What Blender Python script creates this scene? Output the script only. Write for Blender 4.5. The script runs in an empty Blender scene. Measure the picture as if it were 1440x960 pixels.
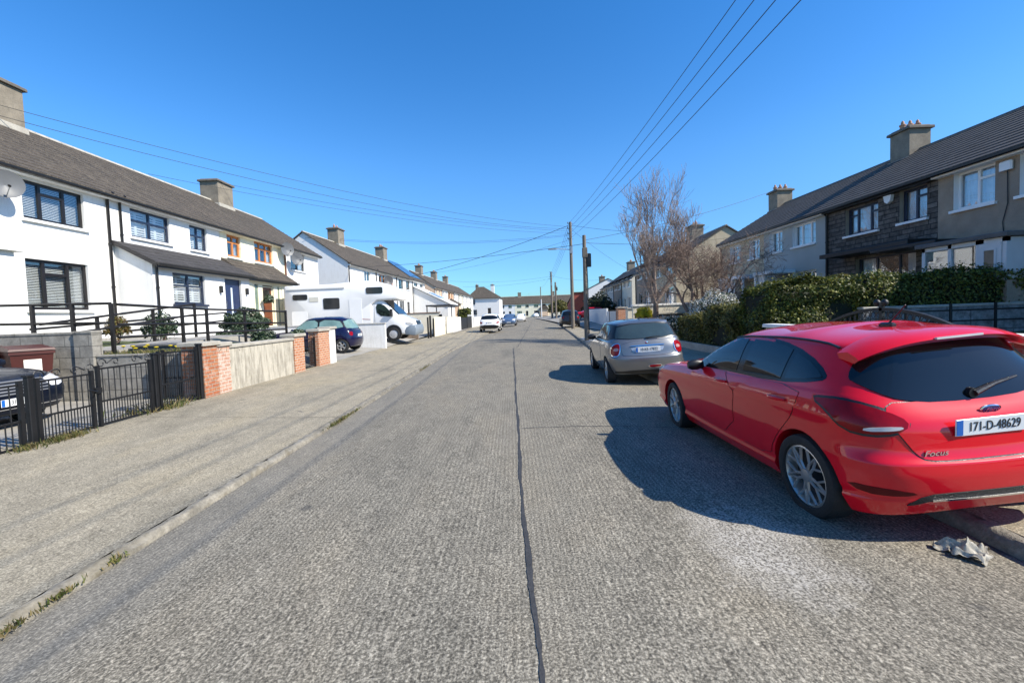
import bpy, bmesh, math, random
import numpy as np
from mathutils import Vector, Matrix
from mathutils.bvhtree import BVHTree
R = math.radians
PI = math.pi
scn = bpy.context.scene
COL = scn.collection
rng = random.Random(7)
nrng = np.random.default_rng(11)

# ------------------------------------------------------------------ materials
MATS = {}
def new_mat(name):
    m = bpy.data.materials.new(name); m.use_nodes = True
    nt = m.node_tree; nt.nodes.clear()
    out = nt.nodes.new('ShaderNodeOutputMaterial')
    p = nt.nodes.new('ShaderNodeBsdfPrincipled')
    nt.links.new(p.outputs[0], out.inputs[0])
    MATS[name] = m
    return m, nt, p, out
def node(nt, t, **kw):
    n = nt.nodes.new(t)
    for k, v in kw.items():
        if k.startswith('i_'):
            n.inputs[k[2:].replace('_', ' ')].default_value = v
        else:
            setattr(n, k, v)
    return n
def coords(nt, mode='xyz', scale=(1, 1, 1), world=False):
    """object or world position, optionally as (x+y, z) for upright masonry"""
    if world:
        g = nt.nodes.new('ShaderNodeNewGeometry'); src = g.outputs['Position']
    else:
        g = nt.nodes.new('ShaderNodeTexCoord'); src = g.outputs['Object']
    if mode == 'wall':
        s = nt.nodes.new('ShaderNodeSeparateXYZ'); nt.links.new(src, s.inputs[0])
        a = node(nt, 'ShaderNodeMath', operation='ADD'); nt.links.new(s.outputs[0], a.inputs[0]); nt.links.new(s.outputs[1], a.inputs[1])
        c = nt.nodes.new('ShaderNodeCombineXYZ'); nt.links.new(a.outputs[0], c.inputs[0]); nt.links.new(s.outputs[2], c.inputs[1])
        src = c.outputs[0]
    elif mode == 'roof':
        s = nt.nodes.new('ShaderNodeSeparateXYZ'); nt.links.new(src, s.inputs[0])
        c = nt.nodes.new('ShaderNodeCombineXYZ'); nt.links.new(s.outputs[0], c.inputs[0]); nt.links.new(s.outputs[2], c.inputs[1])
        src = c.outputs[0]
    mp = nt.nodes.new('ShaderNodeMapping'); mp.inputs['Scale'].default_value = scale
    nt.links.new(src, mp.inputs['Vector'])
    return mp.outputs[0]
def noise(nt, vec, scale, detail=4, rough=.55, dist=0):
    n = node(nt, 'ShaderNodeTexNoise'); n.inputs['Scale'].default_value = scale
    n.inputs['Detail'].default_value = detail; n.inputs['Roughness'].default_value = rough; n.inputs['Distortion'].default_value = dist
    nt.links.new(vec, n.inputs['Vector']); return n.outputs['Fac']
def ramp(nt, fac, stops):
    r = nt.nodes.new('ShaderNodeValToRGB'); e = r.color_ramp.elements
    while len(e) < len(stops): e.new(.5)
    for el, (p, c) in zip(e, stops):
        el.position = p; el.color = tuple(c) + (1,) if len(c) == 3 else c
    nt.links.new(fac, r.inputs[0]); return r.outputs[0]
def mixc(nt, fac, a, b, mode='MIX'):
    m = node(nt, 'ShaderNodeMix', data_type='RGBA', blend_type=mode)
    for s, v in ((m.inputs[0], fac), (m.inputs[6], a), (m.inputs[7], b)):
        if hasattr(v, 'is_linked') or hasattr(v, 'links'): nt.links.new(v, s)
        elif isinstance(v, (int, float)): s.default_value = v
        else: s.default_value = tuple(v) + (1,) if len(v) == 3 else v
    return m.outputs[2]
def bump(nt, p, h, strength=.3, dist=.02, prev=None):
    b = node(nt, 'ShaderNodeBump'); b.inputs['Strength'].default_value = strength; b.inputs['Distance'].default_value = dist
    nt.links.new(h, b.inputs['Height'])
    if prev is not None: nt.links.new(prev, b.inputs['Normal'])
    nt.links.new(b.outputs[0], p.inputs['Normal']); return b.outputs[0]
def sc(c, k): return tuple(min(1, max(0, v * k)) for v in c)

def M(name, col, rough=.7, var=.18, scale=3., fine=60., bstr=.15, metal=0, coat=0, spec=.5, dirt=None, dscale=.7, damt=.5, flake=False):
    """plain surface with mottling, fine grain and (optionally) soft stains"""
    if name in MATS: return MATS[name]
    m, nt, p, out = new_mat(name)
    v = coords(nt)
    n1 = noise(nt, v, scale, 5, .6)
    c = ramp(nt, n1, [(.3, sc(col, 1 - var)), (.7, sc(col, 1 + var))])
    if fine:
        n2 = noise(nt, v, fine, 3, .6)
        c = mixc(nt, 1.0, c, ramp(nt, n2, [(.3, (1 - var,) * 3), (.7, (1.0,) * 3)]), 'MULTIPLY')
        if bstr: bump(nt, p, n2, bstr, .01)
    if dirt is not None:
        n3 = noise(nt, v, dscale, 6, .65, .6)
        c = mixc(nt, ramp(nt, n3, [(.48, (0, 0, 0)), (.68, (damt,) * 3)]), c, dirt)
    nt.links.new(c, p.inputs['Base Color'])
    p.inputs['Roughness'].default_value = rough; p.inputs['Metallic'].default_value = metal
    p.inputs['Coat Weight'].default_value = coat; p.inputs['Coat Roughness'].default_value = .03
    p.inputs['Specular IOR Level'].default_value = spec
    return m

def road_mat(name, base, light, dark, sx, sy, tint, ribs=0.0):
    m, nt, p, out = new_mat(name)
    v = coords(nt, world=True)
    vs = coords(nt, scale=(1.0, .92, 1), world=True)
    g1 = noise(nt, vs, 74, 2, .6)
    g2 = noise(nt, coords(nt, scale=(1, .45, 1), world=True), 34, 4, .75)
    big = noise(nt, coords(nt, scale=(1, .35, 1), world=True), .9, 6, .65, .4)
    mid = noise(nt, coords(nt, scale=(1, .5, 1), world=True), 5, 5, .6)
    c = ramp(nt, g1, [(.30, dark), (.47, base), (.60, light), (.74, sc(light, 1.55))])
    c = mixc(nt, .28, c, ramp(nt, g2, [(.36, sc(dark, .8)), (.52, base), (.70, sc(light, 1.2))]))
    c = mixc(nt, 1.0, c, ramp(nt, big, [(.3, (.74, .75, .76)), (.5, (1, 1, 1)), (.72, tint)]), 'MULTIPLY')
    c = mixc(nt, 1.0, c, ramp(nt, mid, [(.3, (.84,) * 3), (.65, (1.06,) * 3)]), 'MULTIPLY')
    g3 = noise(nt, v, 165, 2, .6)
    c = mixc(nt, 1.0, c, ramp(nt, g3, [(.32, (.72,) * 3), (.5, (1,) * 3), (.68, (1.3,) * 3)]), 'MULTIPLY')
    spots = noise(nt, v, 2.3, 2, .4)
    c = mixc(nt, ramp(nt, spots, [(.725, (0, 0, 0)), (.75, (.6,) * 3)]), c, (.05, .05, .05))
    h = g1
    # tyre-polished dark bands and chalky patch keep the road uneven
    sp = nt.nodes.new('ShaderNodeSeparateXYZ'); nt.links.new(v, sp.inputs[0])
    if ribs:
        w = node(nt, 'ShaderNodeTexWave', wave_type='BANDS', bands_direction='X'); w.inputs['Scale'].default_value = 7.5; w.inputs['Distortion'].default_value = 2.2
        w.inputs['Detail'].default_value = 3; w.inputs['Detail Scale'].default_value = 2.5; nt.links.new(coords(nt, scale=(1, .12, 1), world=True), w.inputs['Vector'])
        c = mixc(nt, ribs, c, mixc(nt, 1.0, c, ramp(nt, w.outputs['Fac'], [(.2, (.72,) * 3), (.7, (1.12,) * 3)]), 'MULTIPLY'))
        # chalky spill beside the red car
        def sub(o, k):
            a = node(nt, 'ShaderNodeMath', operation='SUBTRACT'); nt.links.new(o, a.inputs[0]); a.inputs[1].default_value = k; return a.outputs[0]
        def mul(o, k):
            a = node(nt, 'ShaderNodeMath', operation='MULTIPLY'); nt.links.new(o, a.inputs[0])
            if isinstance(k, (int, float)): a.inputs[1].default_value = k
            else: nt.links.new(k, a.inputs[1])
            return a.outputs[0]
        def add(o, q):
            a = node(nt, 'ShaderNodeMath', operation='ADD'); nt.links.new(o, a.inputs[0]); nt.links.new(q, a.inputs[1]); return a.outputs[0]
        dx = mul(sub(sp.outputs[0], 1.62), 2.0); dy = mul(sub(sp.outputs[1], 2.85), 1.35)
        d2 = add(mul(dx, dx), mul(dy, dy))
        nn = mul(sub(noise(nt, v, 3.5, 5, .7), .5), 2.6)
        f = ramp(nt, add(d2, nn), [(.0, (.6,) * 3), (.9, (0, 0, 0))])
        f = mixc(nt, 1.0, f, ramp(nt, g1, [(.40, (.12,) * 3), (.58, (1,) * 3)]), 'MULTIPLY')
        c = mixc(nt, f, c, (.52, .49, .44))
        # gutter strip: finer and greyer by the left kerb
        gx = node(nt, 'ShaderNodeMapRange'); gx.inputs['From Min'].default_value = -2.15; gx.inputs['From Max'].default_value = -2.45
        nt.links.new(add(sp.outputs[0], mul(sub(mid, .5), .25)), gx.inputs['Value'])
        c = mixc(nt, mul(gx.outputs[0], .3), c, (.22, .205, .175))
    nt.links.new(c, p.inputs['Base Color']); p.inputs['Roughness'].default_value = .85; p.inputs['Specular IOR Level'].default_value = .3
    b1 = bump(nt, p, g1, .4, .010)
    bump(nt, p, g2, .25, .010, b1)
    return m

def brick_mat(name, c1, c2, mortar, scale=1., wash=None):
    m, nt, p, out = new_mat(name)
    v = coords(nt, 'wall')
    b = node(nt, 'ShaderNodeTexBrick'); nt.links.new(v, b.inputs['Vector'])
    b.inputs['Scale'].default_value = 1; b.inputs['Brick Width'].default_value = .215 * scale; b.inputs['Row Height'].default_value = .075 * scale
    b.inputs['Mortar Size'].default_value = .009 * scale; b.inputs['Mortar Smooth'].default_value = .2; b.inputs['Bias'].default_value = -.1
    b.inputs['Color1'].default_value = c1 + (1,); b.inputs['Color2'].default_value = c2 + (1,); b.inputs['Mortar'].default_value = mortar + (1,)
    n = noise(nt, v, 18, 5, .65)
    c = mixc(nt, 1.0, b.outputs['Color'], ramp(nt, n, [(.3, (.7,) * 3), (.7, (1.2,) * 3)]), 'MULTIPLY')
    if wash:
        n2 = noise(nt, v, 2.2, 6, .7)
        c = mixc(nt, ramp(nt, n2, [(.5, (0, 0, 0)), (.66, (.75,) * 3)]), c, wash)
    nt.links.new(c, p.inputs['Base Color']); p.inputs['Roughness'].default_value = .9
    inv = node(nt, 'ShaderNodeMath', operation='SUBTRACT'); inv.inputs[0].default_value = 1; nt.links.new(b.outputs['Fac'], inv.inputs[1])
    h = node(nt, 'ShaderNodeMath', operation='MULTIPLY_ADD'); nt.links.new(n, h.inputs[0]); h.inputs[1].default_value = .4; nt.links.new(inv.outputs[0], h.inputs[2])
    bump(nt, p, h.outputs[0], .6, .01)
    return m
def block_mat(name, c1, c2, mortar, bw, bh, vr=.25, ms=.012, b_str=.6):
    m, nt, p, out = new_mat(name)
    v = coords(nt, 'wall')
    b = node(nt, 'ShaderNodeTexBrick'); nt.links.new(v, b.inputs['Vector'])
    b.inputs['Scale'].default_value = 1; b.inputs['Brick Width'].default_value = bw; b.inputs['Row Height'].default_value = bh
    b.inputs['Mortar Size'].default_value = ms; b.inputs['Mortar Smooth'].default_value = .3
    b.squash = 1.35; b.squash_frequency = 3; b.offset = .43
    b.inputs['Color1'].default_value = c1 + (1,); b.inputs['Color2'].default_value = c2 + (1,); b.inputs['Mortar'].default_value = mortar + (1,)
    n = noise(nt, v, 5, 7, .7); n2 = noise(nt, v, 45, 4, .7)
    c = mixc(nt, 1.0, b.outputs['Color'], ramp(nt, n, [(.3, (1 - vr * 1.4,) * 3), (.7, (1 + vr,) * 3)]), 'MULTIPLY')
    c = mixc(nt, 1.0, c, ramp(nt, n2, [(.3, (.85,) * 3), (.7, (1.08,) * 3)]), 'MULTIPLY')
    nt.links.new(c, p.inputs['Base Color']); p.inputs['Roughness'].default_value = .9
    inv = node(nt, 'ShaderNodeMath', operation='SUBTRACT'); inv.inputs[0].default_value = 1; nt.links.new(b.outputs['Fac'], inv.inputs[1])
    h = node(nt, 'ShaderNodeMath', operation='MULTIPLY_ADD'); nt.links.new(n, h.inputs[0]); h.inputs[1].default_value = .6; nt.links.new(inv.outputs[0], h.inputs[2])
    bump(nt, p, h.outputs[0], b_str, .02)
    return m
def tile_mat(name, c1, c2, lichen, lamt=.5):
    """concrete roof tiles: joints, weathering per tile, lichen and pale streaks down the slope"""
    m, nt, p, out = new_mat(name)
    v = coords(nt, 'roof')
    b = node(nt, 'ShaderNodeTexBrick'); nt.links.new(v, b.inputs['Vector'])
    b.inputs['Scale'].default_value = 1; b.inputs['Brick Width'].default_value = .30; b.inputs['Row Height'].default_value = .1645
    b.inputs['Mortar Size'].default_value = .006; b.inputs['Color1'].default_value = c1 + (1,); b.inputs['Color2'].default_value = c2 + (1,)
    b.inputs['Mortar'].default_value = sc(c1, .35) + (1,)
    n = noise(nt, v, 9, 6, .7); n2 = noise(nt, coords(nt, 'roof', (3.0, .5, 1)), 1.6, 6, .7)
    c = mixc(nt, 1.0, b.outputs['Color'], ramp(nt, n, [(.3, (.6,) * 3), (.7, (1.3,) * 3)]), 'MULTIPLY')
    n4 = noise(nt, coords(nt), 26, 4, .75)
    c = mixc(nt, ramp(nt, n4, [(.52, (0, 0, 0)), (.66, (lamt,) * 3)]), c, lichen)
    c = mixc(nt, ramp(nt, n2, [(.55, (0, 0, 0)), (.75, (lamt * .7,) * 3)]), c, sc(lichen, 1.2))
    nt.links.new(c, p.inputs['Base Color']); p.inputs['Roughness'].default_value = .85
    bump(nt, p, n, .4, .02)
    return m
def wood_mat(name, c1, c2):
    m, nt, p, out = new_mat(name)
    v = coords(nt, scale=(9, 9, .6))
    n = noise(nt, v, 3, 6, .7, .3)
    nt.links.new(ramp(nt, n, [(.3, c1), (.7, c2)]), p.inputs['Base Color']); p.inputs['Roughness'].default_value = .85
    bump(nt, p, n, .3, .01); return m
def paint_mat(name, col, flake=.0, rough=.28, metal=0.0, dust=.04, coat=1.0):
    m, nt, p, out = new_mat(name)
    v = coords(nt)
    n = noise(nt, v, 2.2, 6, .7)
    c = mixc(nt, ramp(nt, n, [(.45, (0, 0, 0)), (.75, (dust,) * 3)]), col, (.42, .39, .35))
    nt.links.new(c, p.inputs['Base Color'])
    nt.links.new(ramp(nt, n, [(.3, (rough,) * 3), (.75, (rough + .12,) * 3)]), p.inputs['Roughness'])
    p.inputs['Metallic'].default_value = metal; p.inputs['Coat Weight'].default_value = coat; p.inputs['Coat Roughness'].default_value = .025; p.inputs['Specular IOR Level'].default_value = .5 if metal else .08
    return m
def glass_mat(name, tint=(.93, .95, .955), fac=.10, rough=.01):
    """real window glass: one can look through, the sky mirrors in it"""
    m, nt, p, out = new_mat(name); nt.nodes.remove(p)
    t = node(nt, 'ShaderNodeBsdfTransparent'); t.inputs[0].default_value = tint + (1,)
    g = node(nt, 'ShaderNodeBsdfGlossy'); g.inputs['Roughness'].default_value = rough; g.inputs[0].default_value = (.95, .97, 1, 1)
    f = node(nt, 'ShaderNodeFresnel'); gg = nt.nodes.new('ShaderNodeNewGeometry'); mr = node(nt, 'ShaderNodeMapRange'); mr.inputs['To Min'].default_value = 1.52; mr.inputs['To Max'].default_value = 1 / 1.52
    nt.links.new(gg.outputs['Backfacing'], mr.inputs['Value']); nt.links.new(mr.outputs[0], f.inputs['IOR'])
    a = node(nt, 'ShaderNodeMath', operation='MULTIPLY_ADD'); nt.links.new(f.outputs[0], a.inputs[0]); a.inputs[1].default_value = 1.3; a.inputs[2].default_value = fac * .5
    mx = node(nt, 'ShaderNodeMixShader'); nt.links.new(a.outputs[0], mx.inputs[0]); nt.links.new(t.outputs[0], mx.inputs[1]); nt.links.new(g.outputs[0], mx.inputs[2])
    nt.links.new(mx.outputs[0], out.inputs[0]); return m
def leaf_mat(name, cols, rough=.55, trans=.25):
    m, nt, p, out = new_mat(name)
    g = nt.nodes.new('ShaderNodeNewGeometry')
    c = ramp(nt, g.outputs['Random Per Island'], [(i / max(1, len(cols) - 1), cc) for i, cc in enumerate(cols)])
    nz = noise(nt, coords(nt), 2.4, 4, .6)
    c = mixc(nt, 1.0, c, ramp(nt, nz, [(.32, (.55,) * 3), (.68, (1.25,) * 3)]), 'MULTIPLY')
    nt.links.new(c, p.inputs['Base Color']); p.inputs['Roughness'].default_value = rough; p.inputs['Specular IOR Level'].default_value = .35
    if trans:
        t = node(nt, 'ShaderNodeBsdfTranslucent'); nt.links.new(c, t.inputs[0])
        mx = node(nt, 'ShaderNodeMixShader'); mx.inputs[0].default_value = trans
        nt.links.new(p.outputs[0], mx.inputs[1]); nt.links.new(t.outputs[0], mx.inputs[2]); nt.links.new(mx.outputs[0], out.inputs[0])
    return m
def streak_mat(name, col, stain, damt=.7):
    """painted render with rain streaks running down"""
    m, nt, p, out = new_mat(name)
    n = noise(nt, coords(nt, 'wall', (5.5, .8, 1)), 1.5, 6, .7); n2 = noise(nt, coords(nt), 40, 4, .6); n3 = noise(nt, coords(nt), 1.1, 6, .7)
    c = mixc(nt, ramp(nt, n, [(.46, (0, 0, 0)), (.66, (damt,) * 3)]), col, stain)
    c = mixc(nt, ramp(nt, n3, [(.52, (0, 0, 0)), (.72, (damt * .6,) * 3)]), c, sc(stain, .8))
    c = mixc(nt, 1.0, c, ramp(nt, n2, [(.3, (.86,) * 3), (.7, (1.05,) * 3)]), 'MULTIPLY')
    nt.links.new(c, p.inputs['Base Color']); p.inputs['Roughness'].default_value = .85; bump(nt, p, n2, .3, .01)
    return m

road_m = road_mat('road_concrete', (.168, .151, .116), (.36, .325, .255), (.046, .041, .033), 1, 1, (1.12, 1.08, 1.02), ribs=.55)
pave_m = road_mat('pavement_concrete', (.265, .232, .168), (.41, .362, .268), (.128, .111, .08), 1, 1, (1.12, 1.08, .98))
drive_m = M('driveway_concrete', (.33, .31, .27), .9, .2, 1.2, 50, .3, dirt=(.2, .18, .14), damt=.5)
ground_m = M('bare_ground', (.16, .15, .12), .95, .3, .6, 30, .3)
grass_m = M('lawn', (.075, .10, .028), .95, .35, 2.5, 45, .6)
kerb_m = M('kerb_stone', (.27, .245, .195), .9, .35, 7, 40, .9, dirt=(.13, .11, .07), dscale=4, damt=.8)
joint_m = M('tar_joint', (.045, .045, .047), .8, .3, 10, 60, .5)
plank_m = M('tar_patch', (.07, .07, .072), .85, .3, 8, 60, .6)
white_r = streak_mat('white_render', (.80, .79, .76), (.62, .59, .53), .22)
white_w = M('white_paint', (.82, .82, .80), .5, .02, 2, 0, 0)
cream_r = M('cream_render', (.82, .77, .58), .85, .05, 2, 55, .25)
cream_p = M('pale_cream_render', (.72, .66, .52), .85, .07, 2, 55, .3)
tan_r = M('pebbledash_tan', (.35, .275, .205), .95, .2, 2, 38, .9, dirt=(.25, .21, .17), dscale=.6)
grey_r = M('grey_render', (.40, .415, .39), .9, .06, 1.4, 60, .25)
cream2_r = M('stone_render', (.50, .42, .29), .9, .12, 1.5, 50, .4)
pink_r = M('peach_render', (.70, .50, .34), .9, .1, 1.5, 50, .3)
stone_m = block_mat('stone_cladding', (.085, .070, .058), (.16, .135, .115), (.034, .029, .025), .52, .17, .5, .016, 1.0)
block_m = block_mat('grey_blockwork', (.31, .29, .25), (.25, .235, .205), (.17, .16, .14), .46, .235, .3, .012)
wallblock_m = block_mat('weathered_blockwork', (.28, .28, .28), (.2, .2, .2), (.14, .14, .14), 1.4, .5, .5, .02)
brick_m = brick_mat('red_brick', (.36, .115, .05), (.43, .18, .08), (.32, .26, .20), 1., (.60, .42, .33))
brick2_m = brick_mat('orange_brick', (.44, .16, .07), (.52, .24, .12), (.50, .44, .36), 1.)
brickd_m = brick_mat('dark_red_brick', (.26, .045, .03), (.32, .07, .045), (.25, .12, .09), 1.)
stained_m = streak_mat('stained_render', (.50, .46, .375), (.17, .15, .115), .85)
whitest_m = streak_mat('weathered_white_render', (.80, .79, .76), (.52, .49, .43), .35)
coping_m = M('coping_concrete', (.42, .39, .33), .9, .22, 3, 40, .5, dirt=(.2, .18, .14), dscale=2)
tileL_m = tile_mat('roof_tiles_brown', (.050, .040, .030), (.080, .064, .048), (.26, .22, .16), .55)
tileR_m = tile_mat('roof_tiles_grey', (.050, .044, .039), (.072, .064, .057), (.17, .15, .125), .22)
mortar_m = M('ridge_mortar', (.42, .39, .33), .9, .2, 3, 30, .4)
chim_m = M('chimney_render', (.25, .215, .165), .95, .22, 2.5, 30, .6, dirt=(.12, .105, .085), dscale=1.5)
cap_m = M('chimney_cap', (.16, .14, .115), .95, .25, 4, 30, .5)
pot_m = M('clay_pot', (.42, .24, .15), .8, .2, 6, 0, 0)
black_m = M('black_metal', (.009, .009, .010), .45, .3, 8, 90, .15)
iron_m = M('wrought_iron', (.007, .007, .008), .5, .4, 10, 90, .2)
rail_m = M('brown_black_rail', (.014, .0115, .010), .5, .3, 6, 80, .15)
dkframe_m = M('dark_window_frame', (.011, .009, .009), .4, .15, 3, 0, 0)
navy_m = M('navy_frame', (.016, .024, .05), .35, .15, 3, 0, 0)
navydoor_m = M('navy_door', (.012, .024, .075), .35, .12, 3, 0, 0)
oak_m = wood_mat('oak_frame', (.40, .135, .035), (.56, .22, .07))
brown_m = M('brown_downpipe', (.13, .045, .02), .5, .2, 3, 0, 0)
gut_m = M('black_gutter', (.011, .010, .010), .4, .2, 3, 0, 0)
slat_m = M('white_slats', (.78, .78, .76), .5, .03, 2, 0, 0)
net_m = M('net_curtain', (.60, .66, .72), .9, .12, 3, 40, .2)
netw_m = M('pale_curtain', (.72, .70, .64), .9, .12, 3, 40, .2)
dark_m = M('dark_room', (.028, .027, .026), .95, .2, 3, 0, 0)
glass_m = glass_mat('window_glass')
carglass_m = M('car_glass', (.006, .008, .009), .03, .1, 2, 0, 0, spec=.6)
tint_m = glass_mat('tinted_glass', (.22, .25, .26), .12)
wood_pole_m = wood_mat('pole_wood', (.105, .085, .066), (.235, .20, .16))
steel_m = M('galvanised_steel', (.38, .39, .40), .45, .15, 4, 60, .1, metal=.7)
wire_m = M('wire', (.02, .02, .022), .6, .1, 2, 0, 0)
tyre_m = M('tyre_rubber', (.018, .018, .018), .8, .25, 10, 80, .3)
alloy_m = M('alloy', (.50, .49, .47), .35, .1, 5, 0, 0, metal=.75)
hub_m = M('hub_plastic', (.45, .45, .45), .45, .1, 5, 0, 0, metal=.3)
blackp_m = M('black_plastic', (.010, .010, .011), .4, .2, 8, 90, .2)
chrome_m = M('chrome', (.75, .75, .76), .12, .03, 3, 0, 0, metal=1)
lampred_m = M('red_lens', (.24, .0018, .005), .10, .25, 9, 0, 0, spec=.3)
lampclr_m = M('clear_lens', (.62, .60, .58), .10, .1, 6, 0, 0, coat=1)
lampdk_m = M('dark_lens', (.10, .004, .006), .2, .2, 6, 0, 0, spec=.2)
plate_m = M('plate_white', (.72, .73, .72), .35, .03, 4, 0, 0)
plateb_m = M('plate_blue', (.01, .12, .45), .35, .05, 4, 0, 0)
ink_m = M('plate_ink', (.02, .02, .022), .5, .05, 4, 0, 0)
red_p = paint_mat('red_paint', (.64, .002, .013), dust=.010, rough=.3)
silver_p = paint_mat('grey_silver_paint', (.185, .19, .195), metal=.7, rough=.33)
blue_p = paint_mat('dark_blue_paint', (.006, .006, .034), dust=.015)
dkblue_p = paint_mat('midnight_paint', (.006, .009, .018), dust=.04, coat=.25)
white_p = paint_mat('white_car_paint', (.80, .80, .79), dust=.03)
steelb_p = paint_mat('steel_blue_paint', (.10, .16, .26), metal=.4, rough=.35)
black_p = paint_mat('black_paint', (.012, .012, .014), dust=.04)
camper_m = M('camper_skin', (.82, .815, .80), .35, .02, 1.5, 0, 0, coat=.4)
camgrey_m = M('camper_grey', (.20, .24, .28), .5, .1, 3, 0, 0)
dish_m = M('dish_grey', (.125, .13, .135), .5, .06, 3, 0, 0)
bin_m = M('bin_brown', (.06, .011, .007), .5, .15, 3, 0, 0)
bing_m = M('bin_dark', (.03, .035, .035), .5, .15, 3, 0, 0)
paper_m = M('paper', (.74, .70, .62), .8, .08, 12, 0, 0)
solar_m = M('solar_panel', (.012, .018, .05), .15, .1, 3, 0, 0, coat=.6)
rag_m = M('rag', (.46, .43, .36), 1.0, .3, 9, 60, .4, dirt=(.12, .10, .075), dscale=9, damt=.75, spec=.1)
hedge_m = leaf_mat('hedge_leaf', [(.020, .034, .006), (.06, .082, .012), (.135, .150, .022), (.24, .235, .05)])
hedgey_m = leaf_mat('hedge_leaf_olive', [(.035, .042, .009), (.085, .09, .016), (.16, .15, .03), (.25, .22, .07)])
hedged_m = leaf_mat('hedge_leaf_dark', [(.012, .022, .007), (.022, .034, .01), (.035, .05, .015)])
shrub_m = leaf_mat('shrub_leaf', [(.012, .03, .010), (.03, .06, .022), (.06, .10, .05), (.30, .34, .26)])
weed_m = leaf_mat('weed_leaf', [(.05, .08, .015), (.11, .13, .03), (.22, .18, .07), (.28, .21, .10)])
blossom_m = leaf_mat('white_blossom', [(.55, .53, .46), (.70, .68, .62), (.80, .79, .75)])
gold_m = leaf_mat('golden_leaf', [(.55, .48, .03), (.72, .60, .04), (.40, .40, .04)])
yellow_m = M('yellow_flower', (.75, .55, .02), .6, .1, 5, 0, 0)
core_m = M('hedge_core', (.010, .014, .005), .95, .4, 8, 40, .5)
bark_m = wood_mat('bark', (.115, .078, .060), (.26, .185, .145))
barkp_m = wood_mat('bark_pale', (.15, .115, .10), (.36, .295, .26))
tarp_m = M('dark_canopy', (.03, .03, .035), .5, .2, 4, 0, 0)

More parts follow.
